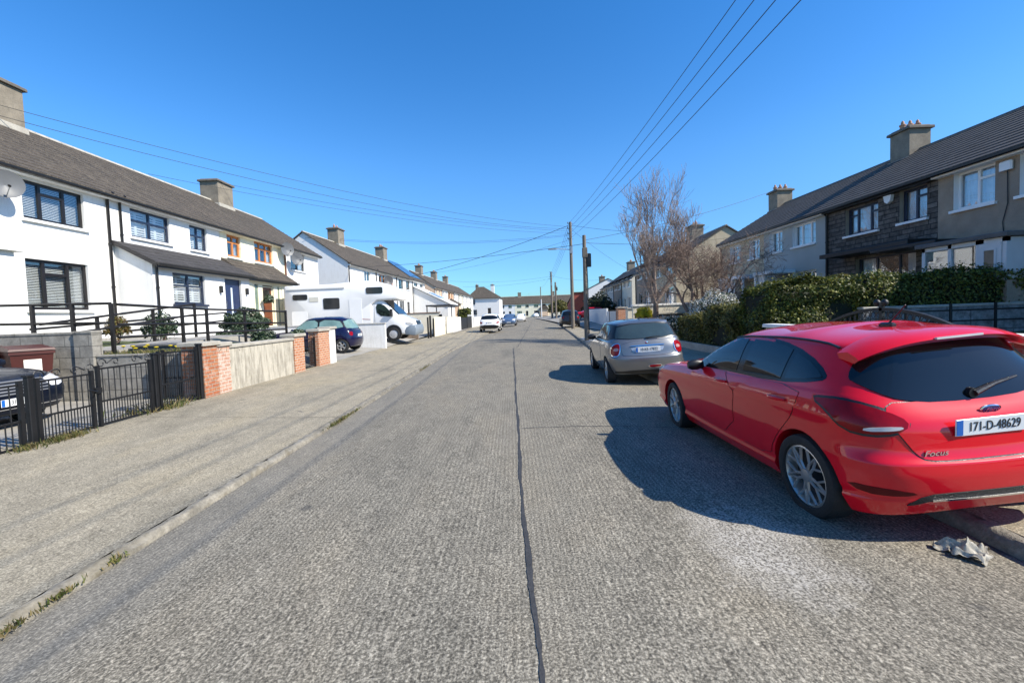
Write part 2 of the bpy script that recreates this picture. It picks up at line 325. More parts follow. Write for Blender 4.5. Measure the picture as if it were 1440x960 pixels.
# ------------------------------------------------------------------ mesh helpers
class MB:
    def __init__(s): s.v = []; s.f = []; s.m = []; s.sm = []
    def add(s, vs, fs, mi=0, smooth=False):
        o = len(s.v); s.v += [tuple(map(float, p)) for p in vs]
        for f in fs: s.f.append(tuple(i + o for i in f)); s.m.append(mi); s.sm.append(smooth)
        return s
    def quad(s, a, b, c, d, mi=0): return s.add([a, b, c, d], [(0, 1, 2, 3)], mi)
    def box(s, x0, x1, y0, y1, z0, z1, mi=0):
        x0, x1 = min(x0, x1), max(x0, x1); y0, y1 = min(y0, y1), max(y0, y1); z0, z1 = min(z0, z1), max(z0, z1)
        vs = [(x0, y0, z0), (x1, y0, z0), (x1, y1, z0), (x0, y1, z0), (x0, y0, z1), (x1, y0, z1), (x1, y1, z1), (x0, y1, z1)]
        return s.add(vs, [(0, 3, 2, 1), (4, 5, 6, 7), (0, 1, 5, 4), (1, 2, 6, 5), (2, 3, 7, 6), (3, 0, 4, 7)], mi)
    def bbox(s, x0, x1, y0, y1, z0, z1, b=.01, mi=0):
        """box with chamfered upright and top edges"""
        x0, x1 = min(x0, x1), max(x0, x1); y0, y1 = min(y0, y1), max(y0, y1)
        def ring(i, z): return [(x0 + b + i, y0 + i, z), (x1 - b - i, y0 + i, z), (x1 - i, y0 + b + i, z), (x1 - i, y1 - b - i, z), (x1 - b - i, y1 - i, z), (x0 + b + i, y1 - i, z), (x0 + i, y1 - b - i, z), (x0 + i, y0 + b + i, z)]
        vs = ring(0, z0) + ring(0, z1 - b) + ring(b, z1)
        fs = [tuple(range(7, -1, -1)), tuple(range(16, 24))]
        for k in (0, 8):
            for i in range(8): fs.append((k + i, k + (i + 1) % 8, k + 8 + (i + 1) % 8, k + 8 + i))
        return s.add(vs, fs, mi)
    def bar(s, p, q, w, h, mi=0):
        """rectangular bar from p to q, w across, h along the upright-ish side"""
        p = Vector(p); q = Vector(q); d = (q - p).normalized()
        up = Vector((0, 0, 1)) if abs(d.z) < .95 else Vector((0, 1, 0))
        a = d.cross(up).normalized() * w / 2; b = a.cross(d).normalized() * h / 2
        vs = [p - a - b, p + a - b, p + a + b, p - a + b, q - a - b, q + a - b, q + a + b, q - a + b]
        return s.add(vs, [(0, 3, 2, 1), (4, 5, 6, 7), (0, 1, 5, 4), (1, 2, 6, 5), (2, 3, 7, 6), (3, 0, 4, 7)], mi)
    def tube(s, pts, rad, n=8, mi=0, caps=True, smooth=True):
        pts = [Vector(p) for p in pts]
        if not isinstance(rad, (list, tuple)): rad = [rad] * len(pts)
        o = len(s.v); ref = None
        for i, p in enumerate(pts):
            d = (pts[min(i + 1, len(pts) - 1)] - pts[max(i - 1, 0)]).normalized()
            if ref is None: ref = Vector((0, 0, 1)) if abs(d.z) < .9 else Vector((1, 0, 0))
            a = d.cross(ref)
            if a.length < 1e-6: a = d.orthogonal()
            a.normalize(); b = d.cross(a).normalized(); ref = -b if ref.dot(b) < 0 else b
            ref = a.cross(d)
            for k in range(n):
                t = 2 * PI * k / n; s.v.append(tuple(p + (a * math.cos(t) + b * math.sin(t)) * rad[i]))
        for i in range(len(pts) - 1):
            for k in range(n):
                k2 = (k + 1) % n; s.f.append((o + i * n + k, o + i * n + k2, o + (i + 1) * n + k2, o + (i + 1) * n + k)); s.m.append(mi); s.sm.append(smooth)
        if caps:
            s.f.append(tuple(o + k for k in range(n - 1, -1, -1))); s.m.append(mi); s.sm.append(False)
            s.f.append(tuple(o + (len(pts) - 1) * n + k for k in range(n))); s.m.append(mi); s.sm.append(False)
        return s
    def lathe(s, prof, axis='z', n=24, c=(0, 0, 0), mi=0, smooth=True):
        """prof: (radius, height) pairs"""
        o = len(s.v)
        for r, h in prof:
            for k in range(n):
                t = 2 * PI * k / n; a, b = r * math.cos(t), r * math.sin(t)
                p = {'z': (a, b, h), 'x': (h, a, b), 'y': (a, h, b)}[axis]
                s.v.append((p[0] + c[0], p[1] + c[1], p[2] + c[2]))
        for i in range(len(prof) - 1):
            for k in range(n):
                k2 = (k + 1) % n; s.f.append((o + i * n + k, o + i * n + k2, o + (i + 1) * n + k2, o + (i + 1) * n + k)); s.m.append(mi); s.sm.append(smooth)
        return s
    def prism(s, poly, axis, a0, a1, mi=0):
        """extrude a closed outline: axis 'y' -> outline is (x,z); 'x' -> (y,z); 'z' -> (x,y)"""
        def P(u, v, a): return {'y': (u, a, v), 'x': (a, u, v), 'z': (u, v, a)}[axis]
        n = len(poly); vs = [P(u, v, a0) for u, v in poly] + [P(u, v, a1) for u, v in poly]
        fs = [tuple(range(n)), tuple(range(2 * n - 1, n - 1, -1))] + [(i, (i + 1) % n, n + (i + 1) % n, n + i) for i in range(n)]
        return s.add(vs, fs, mi)
    def build(s, name, mats, parent=None, loc=None, smooth=None, angle=40, fixn=True, **props):
        me = bpy.data.meshes.new(name); me.from_pydata(s.v, [], s.f); 
        if not isinstance(mats, (list, tuple)): mats = [mats]
        for m in mats: me.materials.append(m)
        me.polygons.foreach_set('material_index', s.m)
        sm = s.sm if smooth is None else [smooth] * len(s.f)
        me.polygons.foreach_set('use_smooth', sm); me.update()
        if fixn:
            bm = bmesh.new(); bm.from_mesh(me); bmesh.ops.recalc_face_normals(bm, faces=bm.faces[:]); bm.to_mesh(me); bm.free()
        if any(sm): me.set_sharp_from_angle(angle=R(angle))
        return link(me, name, parent, loc, **props)
def link(me, name, parent=None, loc=None, **props):
    o = bpy.data.objects.new(name, me); COL.objects.link(o)
    if parent is not None: o.parent = parent
    if loc is not None: o.location = loc
    for k, v in props.items():
        if v is not None: o[k] = v
    return o
def thing(name, label, cat, loc=(0, 0, 0), rot=(0, 0, 0), group=None):
    o = bpy.data.objects.new(name, None); COL.objects.link(o); o.empty_display_size = .3
    o.location = loc; o.rotation_euler = rot; o['label'] = label; o['category'] = cat
    if group: o['group'] = group
    return o
def tag(o, label, cat, group=None):
    o['label'] = label; o['category'] = cat
    if group: o['group'] = group
    return o
def text(body, size, parent, loc, rot, mat, name='lettering', xs=1., ext=.0015, sp=1., shear=0.):
    c = bpy.data.curves.new(name, 'FONT'); c.body = body; c.size = size; c.extrude = ext; c.align_x = 'CENTER'; c.align_y = 'CENTER'; c.space_character = sp
    tmp = bpy.data.objects.new('tmp', c); c.shear = shear
    dg = bpy.context.evaluated_depsgraph_get(); me = bpy.data.meshes.new_from_object(tmp); me.name = name; me.materials.clear(); me.materials.append(mat)
    bpy.data.objects.remove(tmp); bpy.data.curves.remove(c)
    o = bpy.data.objects.new(name, me); COL.objects.link(o); o.parent = parent; o.location = loc; o.rotation_euler = rot; o.scale = (xs, 1, 1)
    return o
def chaikin(p, n=2, closed=True):
    for _ in range(n):
        q = []
        for i in range(len(p)):
            if not closed and i == len(p) - 1: break
            a, b = p[i], p[(i + 1) % len(p)]
            q.append(tuple(a[k] * .75 + b[k] * .25 for k in range(len(a)))); q.append(tuple(a[k] * .25 + b[k] * .75 for k in range(len(a))))
        p = q
    return p
def kL(y): return -2.87 + max(0, y - 20) * .046
def kR(y): return 3.20 + max(0, y - 16) * .074
# ------------------------------------------------------------------ setting: ground, road, pavements
def sheet(name, rows, mat, **kw):
    """rows: list of equal-length lists of points; a draped sheet"""
    mb = MB(); n = len(rows[0])
    vs = [p for r in rows for p in r]
    fs = [(i * n + j, i * n + j + 1, (i + 1) * n + j + 1, (i + 1) * n + j) for i in range(len(rows) - 1) for j in range(n - 1)]
    mb.add(vs, fs, 0, True); o = mb.build(name, mat, fixn=False, **kw)
    me = o.data; me.update()
    if sum(p.normal.z for p in me.polygons) < 0: me.flip_normals()
    return o
YS = [-14, -8, -4, 0, 2, 4, 6, 9, 12, 16, 20, 25, 30, 38, 46, 56, 66, 80, 95, 110, 130, 150, 166]
sheet('ground', [[(x, y, -.25) for x in (-400, -60, -20, 0, 20, 60, 400)] for y in (-120, -20, 40, 120, 260, 700)], ground_m, kind='structure')
sheet('road', [[((kL(y) + kR(y)) / 2 + (kR(y) - kL(y)) / 2 * f, y, -.085 * f * f) for f in (-1, -.75, -.5, -.25, 0, .25, .5, .75, 1)] for y in YS], road_m, kind='structure')
BL = lambda y: kL(y) - 3.46
BR = lambda y: kR(y) + 3.2
sheet('pavement', [[(BL(y) - .3, y, .105), (BL(y) + .1, y, .10), (kL(y) - 1.8, y, .035), (kL(y) - .09, y, -.020)] for y in YS], pave_m, kind='structure')
sheet('pavement', [[(kR(y) + .12, y, .02), (kR(y) + 1.6, y, .065), (BR(y) + .3, y, .115)] for y in YS], pave_m, kind='structure')
# cross street at the far end
sheet('road', [[(x, 162 + .02 * x, .012), (x, 172 + .02 * x, .012)] for x in (-70, -30, 10, 50, 90)], road_m, kind='structure')
# kerbs, worn and uneven
def kerb(fx, h, wtop, sgn):
    rows = []; y = -12.; r = random.Random(3)
    while y < 160:
        j = lambda a: r.uniform(-a, a)
        hh = h * (1 + j(.12)); x = fx(y)
        b = -.085; rows.append([(x + j(.012), y, b - .03), (x - sgn * .010 + j(.012), y, b + hh * .5), (x - sgn * (.022 + abs(j(.03))), y, b + hh - abs(j(.02))), (x - sgn * wtop * .6, y, b + hh + .004 + j(.006)), (x - sgn * wtop + j(.02), y, b + hh + .004 + j(.003)), (x - sgn * (wtop + .02), y, b + .03)])
        y += .09 if y < 10 else (.3 if y < 30 else 2)
    return sheet('kerb', rows, kerb_m, kind='structure')
kerb(kL, .062, .09, 1); kerb(kR, .10, .13, -1)
# wavering tar joint down the middle and short tar repairs
rows = []; y = -3.; r = random.Random(5); wv = 0
def road_z(x, y):
    f = abs(x - (kL(y) + kR(y)) / 2) / ((kR(y) - kL(y)) / 2); f = min(1, f); k = int(f * 4); k = min(k, 3); a, b = -.085 * (k / 4) ** 2, -.085 * ((k + 1) / 4) ** 2
    return a + (b - a) * (f * 4 - k)
while y < 90:
    xc = .06 + (kL(y) + kR(y) - .32) / 2 + .02 * math.sin(y * .9) + .012 * math.sin(y * 3.1)
    if y < 20: xc = .04 + .032 * max(0, (4 - y) / 2) + .007 * math.sin(y * 1.3) + .004 * math.sin(y * 7.1)
    w = (.011 + .010 * math.sin(y * 1.7) ** 2 + r.uniform(-.004, .005)) * (.85 if y < 7 else 1.0)
    rows.append([(xc - w, y, road_z(xc, y) + .005), (xc + w, y, road_z(xc, y) + .005)])
    y += .05 if y < 8 else (.25 if y < 30 else 3)
sheet('road_joint', rows, joint_m, kind='structure')
for yj, x0, x1 in ((10.4, -2.5, 3.0), (16.5, -2.6, 3.0), (22.8, -2.4, 3.4), (5.9, .1, 2.2)):
    rows = []
    for i in range(40):
        x = x0 + (x1 - x0) * i / 39; y = yj + .05 * math.sin(x * 2.1) + r.uniform(-.012, .012); w = r.uniform(.004, .010)
        rows.append([(x, y - w, road_z(x, y) + .005), (x, y + w, road_z(x, y) + .005)])
    sheet('road_joint', rows, plank_m, kind='structure')
for yj in (7.1, 10.2, 13.4, 16.6, 20.4, 24.5):
    rows = []
    for i in range(30):
        t = i / 29; x = BL(yj) + .12 + (kL(yj) - .12 - BL(yj) - .12) * t; y = yj + .02 * math.sin(x * 2.1) + r.uniform(-.008, .008); w = r.uniform(.001, .006)
        xm = kL(yj) - 1.8; zz = .035 + (-.02 - .035) * (x - xm) / (kL(yj) - .09 - xm) if x > xm else .035 + .065 * (xm - x) / (xm - BL(yj) - .1)
        rows.append([(x, y - w, zz + .004), (x, y + w, zz + .004)])
    sheet('pavement_joint', rows, M('joint_dirt', (.075, .068, .052), .95, .3, 8, 60, .3), kind='structure')
# gardens and drives left and right
def lot(name, mat, y0, y1, prof, side=-1):
    ys = [y0 + (y1 - y0) * i / 6 for i in range(7)]
    return sheet(name, [[(side * x, y, z + .01 * math.sin(y * 3 + x * 2)) for x, z in prof] for y in ys], mat, kind='structure')
lot('driveway', drive_m, 2.0, 8.9, [(6.45, .10), (8, .09), (9.8, .10), (11.5, .35), (13.99, .9)])
lot('lawn', grass_m, 9.12, 13.05, [(6.42, .98), (7.2, 1.0), (8.4, 1.02), (10, 1.08), (12, 1.18), (13.99, 1.25)])
lot('garden_path', drive_m, 13.05, 15.3, [(6.42, .14), (7.2, .3), (8.4, .7), (10, 1.0), (12, 1.18), (13.99, 1.25)])
lot('driveway', drive_m, 15.3, 21.2, [(6.42, .11), (8, .22), (10, .35), (11.5, .8), (13.99, 1.2)])
lot('driveway', drive_m, 21.4, 27.4, [(6.42, .13), (7.2, .36), (9, .40), (11, .42), (12.8, .5), (13.99, 1.0)])
lot('garden_ground', drive_m, 27.4, 36.2, [(6.42, .13), (8, .3), (10, .6), (13.99, 1.1)])
lot('garden_ground', drive_m, 36.2, 120, [(4.8, .13), (6.5, .13), (8, .3), (10, .6), (16, 1.0)])
lot('lawn', grass_m, -4., 10.65, [(6.5, .12), (8, .2), (10, .5), (13.99, .85)], 1)
lot('lawn', grass_m, 10.95, 23.9, [(6.5, .14), (8, .3), (10, .55), (13.99, .85)], 1)
lot('garden_ground', drive_m, 24.1, 120, [(6.6, .13), (8, .3), (10, .55), (14.3, .8), (20, .8)], 1)

# ------------------------------------------------------------------ houses
LAY = {
 'three': [('v', .30, 0, 1), ('v', .68, 0, 1), ('h', .72, .30, .68)],
 'cross': [('v', .5, 0, 1), ('h', .60, 0, 1)],
 'oak': [('v', .33, 0, 1), ('v', .66, 0, 1), ('h', .68, 0, 1)],
 'oak2': [('v', .5, 0, 1), ('h', .68, 0, 1)],
 'twoR': [('v', .52, 0, 1), ('h', .70, .52, 1)],
 'stoneA': [('v', .30, 0, 1), ('v', .70, 0, 1), ('h', .72, 0, .30), ('h', .72, .70, 1)],
 'stoneB': [('v', .5, 0, 1), ('h', .72, .5, 1)],
 'tri': [('v', .33, 0, 1), ('v', .70, 0, 1)],
 'two': [('v', .5, 0, 1)],
 'grid': [('v', .5, 0, 1), ('h', .66, 0, 1)],
 'one': [],
}
def window(parent, x0, x1, z0, z1, fm, lay='two', blind=None, sill=None, fw=.06, yin=.09, y=0, lod=0, panes=True, label=None):
    f = MB(); g = .002
    a0, a1, b0, b1 = x0 + g, x1 - g, z0 + g, z1 - g; ya, yb = y + yin, y + yin + .07
    f.box(a0, a0 + fw, ya, yb, b0, b1); f.box(a1 - fw, a1, ya, yb, b0, b1)
    f.box(a0 + fw, a1 - fw, ya, yb, b0, b0 + fw); f.box(a0 + fw, a1 - fw, ya, yb, b1 - fw, b1)
    W, H = x1 - x0, z1 - z0
    for k, t, s, e in LAY[lay]:
        if k == 'v': f.box(x0 + W * t - fw * .5, x0 + W * t + fw * .5, ya - .004, yb, b0 + fw, b1 - fw)
        else: f.box(x0 + W * s + (fw if s == 0 else fw * .5), x0 + W * e - (fw if e == 1 else fw * .5), ya - .002, yb, z0 + H * t - fw * .45, z0 + H * t + fw * .45)
    fo = f.build('window', fm, parent, label=label)
    MB().box(a0 + fw * .5, a1 - fw * .5, ya + .025, ya + .035, b0 + fw * .5, b1 - fw * .5).build('pane', glass_m, fo)
    if sill is not None:
        s = MB(); s.box(x0 - .07, x1 + .07, y - .09, y - .002, z0 - .085, z0 - .004); s.box(x0 + g, x1 - g, y - .002, y + yin, z0 - .06, z0 + .001)
        s.build('sill', sill, fo)
    if blind and lod == 0:
        b = MB(); yy = y + yin + .16; nm = 'blind'
        if blind == 'slats':
            n = int(H / .05)
            for i in range(n):
                z = z0 + .05 + (H - .1) * i / (n - 1)
                b.add([(x0 + .02, yy - .02, z - .012), (x1 - .02, yy - .02, z - .012), (x1 - .02, yy + .016, z + .014), (x0 + .02, yy + .016, z + .014), (x0 + .02, yy - .02, z - .009), (x1 - .02, yy - .02, z - .009), (x1 - .02, yy + .016, z + .017), (x0 + .02, yy + .016, z + .017)],
                      [(0, 3, 2, 1), (4, 5, 6, 7), (0, 1, 5, 4), (1, 2, 6, 5), (2, 3, 7, 6), (3, 0, 4, 7)])
            m = slat_m
        elif blind == 'shutter':
            k = 4 if W > 1.3 else 2
            for q in range(k):
                s0, s1 = x0 + .02 + (W - .04) * q / k, x0 + .02 + (W - .04) * (q + 1) / k
                for (u0, u1, w0, w1) in ((s0, s0 + .05, z0, z1), (s1 - .05, s1, z0, z1), (s0 + .05, s1 - .05, z0 + .01, z0 + .09), (s0 + .05, s1 - .05, z1 - .09, z1 - .01), (s0 + .05, s1 - .05, z0 + H * .5 - .03, z0 + H * .5 + .03)):
                    b.box(u0, u1, yy - .015, yy + .015, w0, w1)
                n = int((H - .2) / .085)
                for i in range(n):
                    z = z0 + .12 + (H - .24) * i / (n - 1)
                    b.bar((s0 + .05, yy, z), (s1 - .05, yy, z), .012, .062)
            m = slat_m
        else:
            n = 26; m = net_m if blind.startswith('net') else netw_m; nm = 'curtain'
            full = not blind.endswith('side')
            spans = [(x0, x1)] if full else [(x0, x0 + W * .24), (x1 - W * .24, x1)]
            for (s0, s1) in spans:
                vs = []; 
                for i in range(n + 1):
                    xx = s0 + (s1 - s0) * i / n; dy = .022 * math.sin(i * 1.9) + .012 * math.sin(i * .7)
                    vs += [(xx, yy + dy, z0 - .02), (xx, yy + dy, z1 + .02)]
                b.add(vs, [(2 * i, 2 * i + 2, 2 * i + 3, 2 * i + 1) for i in range(n)], 0, True)
        b.build(nm, m, fo, fixn=(blind in ('slats', 'shutter')))
    return fo
def pierced(mb, W, z0, z1, ops, y=0, mi=0, dk=1, reveal=.10, room=.55, x0=0., rv=0):
    """front wall with real openings, reveals and a dark room behind"""
    xs = sorted({x0, W} | {v for o in ops for v in (o[0], o[1])}); zs = sorted({z0, z1} | {v for o in ops for v in (o[2], o[3])})
    for i in range(len(xs) - 1):
        for j in range(len(zs) - 1):
            cx, cz = (xs[i] + xs[i + 1]) / 2, (zs[j] + zs[j + 1]) / 2
            if any(o[0] < cx < o[1] and o[2] < cz < o[3] for o in ops): continue
            mb.quad((xs[i], y, zs[j]), (xs[i + 1], y, zs[j]), (xs[i + 1], y, zs[j + 1]), (xs[i], y, zs[j + 1]), mi)
    for a, b, c, d in ops:
        e = y + reveal + .09
        for q in (((a, y, c), (a, y, d), (a, e, d), (a, e, c)), ((b, y, c), (b, e, c), (b, e, d), (b, y, d)), ((a, y, c), (a, e, c), (b, e, c), (b, y, c)), ((a, y, d), (b, y, d), (b, e, d), (a, e, d))): mb.quad(*q, rv)
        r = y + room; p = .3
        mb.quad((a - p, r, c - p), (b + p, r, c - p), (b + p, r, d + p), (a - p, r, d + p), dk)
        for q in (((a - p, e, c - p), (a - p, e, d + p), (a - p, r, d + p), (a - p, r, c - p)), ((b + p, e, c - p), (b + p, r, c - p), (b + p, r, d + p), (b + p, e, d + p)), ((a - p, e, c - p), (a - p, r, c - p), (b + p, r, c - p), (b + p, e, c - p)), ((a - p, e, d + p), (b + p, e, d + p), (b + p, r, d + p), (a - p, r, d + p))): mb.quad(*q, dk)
def slope(mb, W, ya, za, yb, zb, x0=0, n=None, lip=.030, mi=0):
    """tiled slope in stepped courses from the eaves (ya, za) up to (yb, zb)"""
    L = math.hypot(yb - ya, zb - za); n = n or max(3, round(L / .33)); nz = (yb - ya) / L
    pv = None
    for i in range(n):
        t0, t1 = i / n, (i + 1) / n
        a = (ya + (yb - ya) * t0, za + (zb - za) * t0 + lip); b = (ya + (yb - ya) * t1, za + (zb - za) * t1 + .003)
        mb.quad((x0, a[0], a[1]), (W, a[0], a[1]), (W, b[0], b[1]), (x0, b[0], b[1]), mi)
        lo = pv if pv else (ya, za - .05)
        mb.quad((x0, lo[0], lo[1]), (W, lo[0], lo[1]), (W, a[0], a[1]), (x0, a[0], a[1]), mi)
        pv = b
def door(parent, x0, x1, z0, z1, dm, fm, y=.1, kind='slot'):
    d = MB(); d.box(x0 + .05, x1 - .05, y, y + .05, z0 + .03, z1 - .05)
    for (a, b, c, e) in ((.14, .86, .06, .30), (.14, .86, .34, .52)):
        if kind == 'panel': d.box(x0 + (x1 - x0) * a, x0 + (x1 - x0) * b, y - .012, y - .001, z0 + (z1 - z0) * c, z0 + (z1 - z0) * e)
    f = MB(); f.box(x0 + .002, x0 + .05, y - .01, y + .06, z0, z1 - .002); f.box(x1 - .05, x1 - .002, y - .01, y + .06, z0, z1 - .002); f.box(x0 + .05, x1 - .05, y - .01, y + .06, z1 - .05, z1 - .002)
    do = d.build('door', dm, parent); f.build('door_frame', fm, do)
    xm = (x0 + x1) / 2; H = z1 - z0
    if kind == 'slot':
        MB().box(xm - .07, xm + .05, y - .008, y - .002, z0 + H * .22, z0 + H * .82).build('pane', M('frosted_pane', (.55, .62, .66), .2, .1, 5, 0, 0), do)
        MB().tube([(x0 + .16, y - .05, z0 + H * .40), (x0 + .16, y - .05, z0 + H * .56)], .014, 8).tube([(x0 + .16, y - .05, z0 + H * .47), (x0 + .16, y, z0 + H * .47)], .012, 6).build('handle', chrome_m, do)
    else:
        MB().box(xm - (x1 - x0) * .3, xm + (x1 - x0) * .3, y - .008, y - .002, z0 + H * .58, z0 + H * .9).build('pane', carglass_m, do)
        MB().tube([(x1 - .14, y - .04, z0 + H * .46), (x1 - .24, y - .04, z0 + H * .46)], .012, 6).build('handle', chrome_m, do)
    return do
def chimney(parent, xc, yc, wx, wy, z0, z1, pots=3, mat=None, flash=True):
    c = MB(); c.bbox(xc - wx / 2, xc + wx / 2, yc - wy / 2, yc + wy / 2, z0, z1 - .14, .015)
    co = c.build('chimney', mat or chim_m, parent)
    k = MB(); k.bbox(xc - wx / 2 - .10, xc + wx / 2 + .10, yc - wy / 2 - .10, yc + wy / 2 + .10, z1 - .14, z1 - .03, .03); k.bbox(xc - wx / 2, xc + wx / 2, yc - wy / 2, yc + wy / 2, z1 - .03, z1 + .03, .03)
    k.build('chimney_cap', cap_m, co)
    for i in range(pots):
        p = MB(); t = (i + .5) / pots - .5
        p.lathe([(.0, z1 - .02), (.12, z1 - .02), (.10, z1 + .12), (.105, z1 + .16), (.125, z1 + .17), (.125, z1 + .22), (.07, z1 + .24), (.06, z1 + .34), (.02, z1 + .40), (0, z1 + .40)], 'z', 10, (xc + (t * wx * .9 if wx > wy else .05 * (i - 1)), yc + (t * wy * .9 if wy >= wx else 0), 0))
        p.build('chimney_pot', pot_m, co)
    if flash:
        f = MB(); f.box(xc - wx / 2 - .05, xc + wx / 2 + .05, yc - wy / 2 - .06, yc + wy / 2 + .06, z0 + .02, z0 + .02 + (z1 - z0) * .12)
        f.build('flashing', mortar_m, co)
    return co
def house(label, org, rz, W, zb, ze, zr, wall, roof, wins=(), depth=8., group=None, ends=(0, 0), lod=0, cat='house', name='terraced_house', plinth=None, gut=gut_m, over=.28, ridge=mortar_m, eave_soffit=white_w, n_courses=None, reveal_m=None):
    """local frame: x along the front, y into the house, z up; the front wall is y = 0"""
    h = thing(name, label, cat, (org[0], org[1], 0), (0, 0, rz), group)
    w = MB(); ops = [(q['x'][0], q['x'][1], q['z'][0], q['z'][1]) for q in wins if q.get('hole', True)]
    pierced(w, W, zb - .6, ze, ops, rv=2 if reveal_m else 0, reveal=.16 if reveal_m else .10)
    hd = depth / 2
    w.quad((0, depth, zb - .6), (0, depth, ze), (W, depth, ze), (W, depth, zb - .6))
    for x in (0, W):
        w.add([(x, 0, zb - .6), (x, depth, zb - .6), (x, depth, ze), (x, hd, zr - .10), (x, 0, ze)], [(0, 1, 2, 3, 4)])
    w.build('wall', [wall, dark_m, reveal_m or wall], h, fixn=False)
    r = MB(); k = (zr - ze) / hd; g = .002
    o0, o1 = -.12 * ends[0] + g, W + .12 * ends[1] - g
    slope(r, o1, -over, ze - k * over + .07, hd, zr, o0, n_courses)
    r.quad((o0, hd, zr), (o1, hd, zr), (o1, depth + over, ze - k * over + .07), (o0, depth + over, ze - k * over + .07))
    for x in (o0, o1):
        r.add([(x, -over, ze - k * over + .02), (x, hd, zr - .09), (x, depth + over, ze - k * over + .02), (x, depth + over, ze - k * over + .08), (x, hd, zr + .012), (x, -over, ze - k * over + .08)], [(0, 1, 4, 5), (1, 2, 3, 4)])
    r.quad((o0, -over, ze - k * over + .02), (o1, -over, ze - k * over + .02), (o1, hd, zr - .09), (o0, hd, zr - .09))
    ro = r.build('roof', roof, h, fixn=False)
    q = MB(); n = max(2, int(W / .45))
    for i in range(n):
        x0, x1 = o0 + (o1 - o0) * i / n, o0 + (o1 - o0) * (i + 1) / n - .012
        q.prism([(hd - .12, zr - .06), (hd + .12, zr - .06), (hd + .07, zr + .03), (hd, zr + .05), (hd - .07, zr + .03)], 'x', x0, x1)
    q.build('ridge_tiles', ridge, ro)
    f = MB(); f.box(g, W - g, -over + .03, -.002, ze - .22 - k * over * .3, ze - .06 - k * over + .1)
    f.build('fascia', eave_soffit, h)
    f = MB(); zz = ze - k * over + .02
    f.prism([(-over - .10, zz - .0), (-over - .095, zz - .05), (-over - .05, zz - .085), (-over - .005, zz - .05), (-over, zz)], 'x', g, W - g)
    f.build('gutter', gut, h)
    for q in wins:
        if q.get('door'): door(h, q['x'][0], q['x'][1], q['z'][0], q['z'][1], q['door'], q.get('frame', white_w), .1, q.get('kind', 'panel'))
        elif q.get('hole', True): window(h, q['x'][0], q['x'][1], q['z'][0], q['z'][1], q.get('frame', white_w), q.get('lay', 'two'), q.get('blind'), q.get('sill', white_w), q.get('fw', .06), .15 if reveal_m else .09, lod=lod)
    return h
def pipe(h, x, y, z0, z1, mat, r=.034, name='downpipe', head=True):
    p = MB(); pts = [(x, y, z0), (x, y, z1 - .25), (x, y - .22, z1)] if head else [(x, y, z0), (x, y, z1)]
    p.tube(pts, r, 8)
    z = z0 + .3
    while z < z1 - .4: p.tube([(x, y, z), (x, y, z + .05)], r * 1.35, 8); z += 1.5
    return p.build(name, mat, h)
def winL(Y0, y0, y1, z0, z1, **k): return dict(x=(y0 - Y0, y1 - Y0), z=(z0, z1), **k)
def winR(Y1, y0, y1, z0, z1, **k): return dict(x=(Y1 - y1, Y1 - y0), z=(z0, z1), **k)
XL, XR = -14., 14.
GA = 'terraced houses on the left side'
# H0, mostly out of frame on the left
h0 = house('white house at the left edge with a white porch side wall throwing stepped shadows', (XL, 3.6), R(90), 6.0, 1.3, 6.35, 9.12, white_r, tileL_m,
           [winL(3.6, 4.5, 6.2, 4.85, 6.0, frame=dkframe_m, lay='three', blind='slats')], group=GA)
# H1
h1 = house('white house with brown-black framed windows and white blinds behind the ramp', (XL, 9.6), R(90), 5.75, 1.3, 6.35, 9.12, white_r, tileL_m,
           [winL(9.6, 12.6, 14.42, 4.86, 6.0, frame=dkframe_m, lay='three', blind='slats', fw=.085), winL(9.6, 12.54, 14.4, 2.2, 3.7, frame=dkframe_m, lay='three', blind='slats', fw=.085)], group=GA)
chimney(h1, 5.7, 4., 1.45, 1.1, 8.7, 10.4, 0)
pipe(h1, 5.62, -.05, 1.2, 6.3, gut_m, .045)
p = MB(); p.prism([(-1.4, 1.2), (-.002, 1.2), (-.002, 3.62), (-1.4, 3.62)], 'x', .2, 1.45); p.bbox(.05, 1.6, -1.55, -.002, 3.62, 3.76, .02)
p.build('porch', white_r, h1)
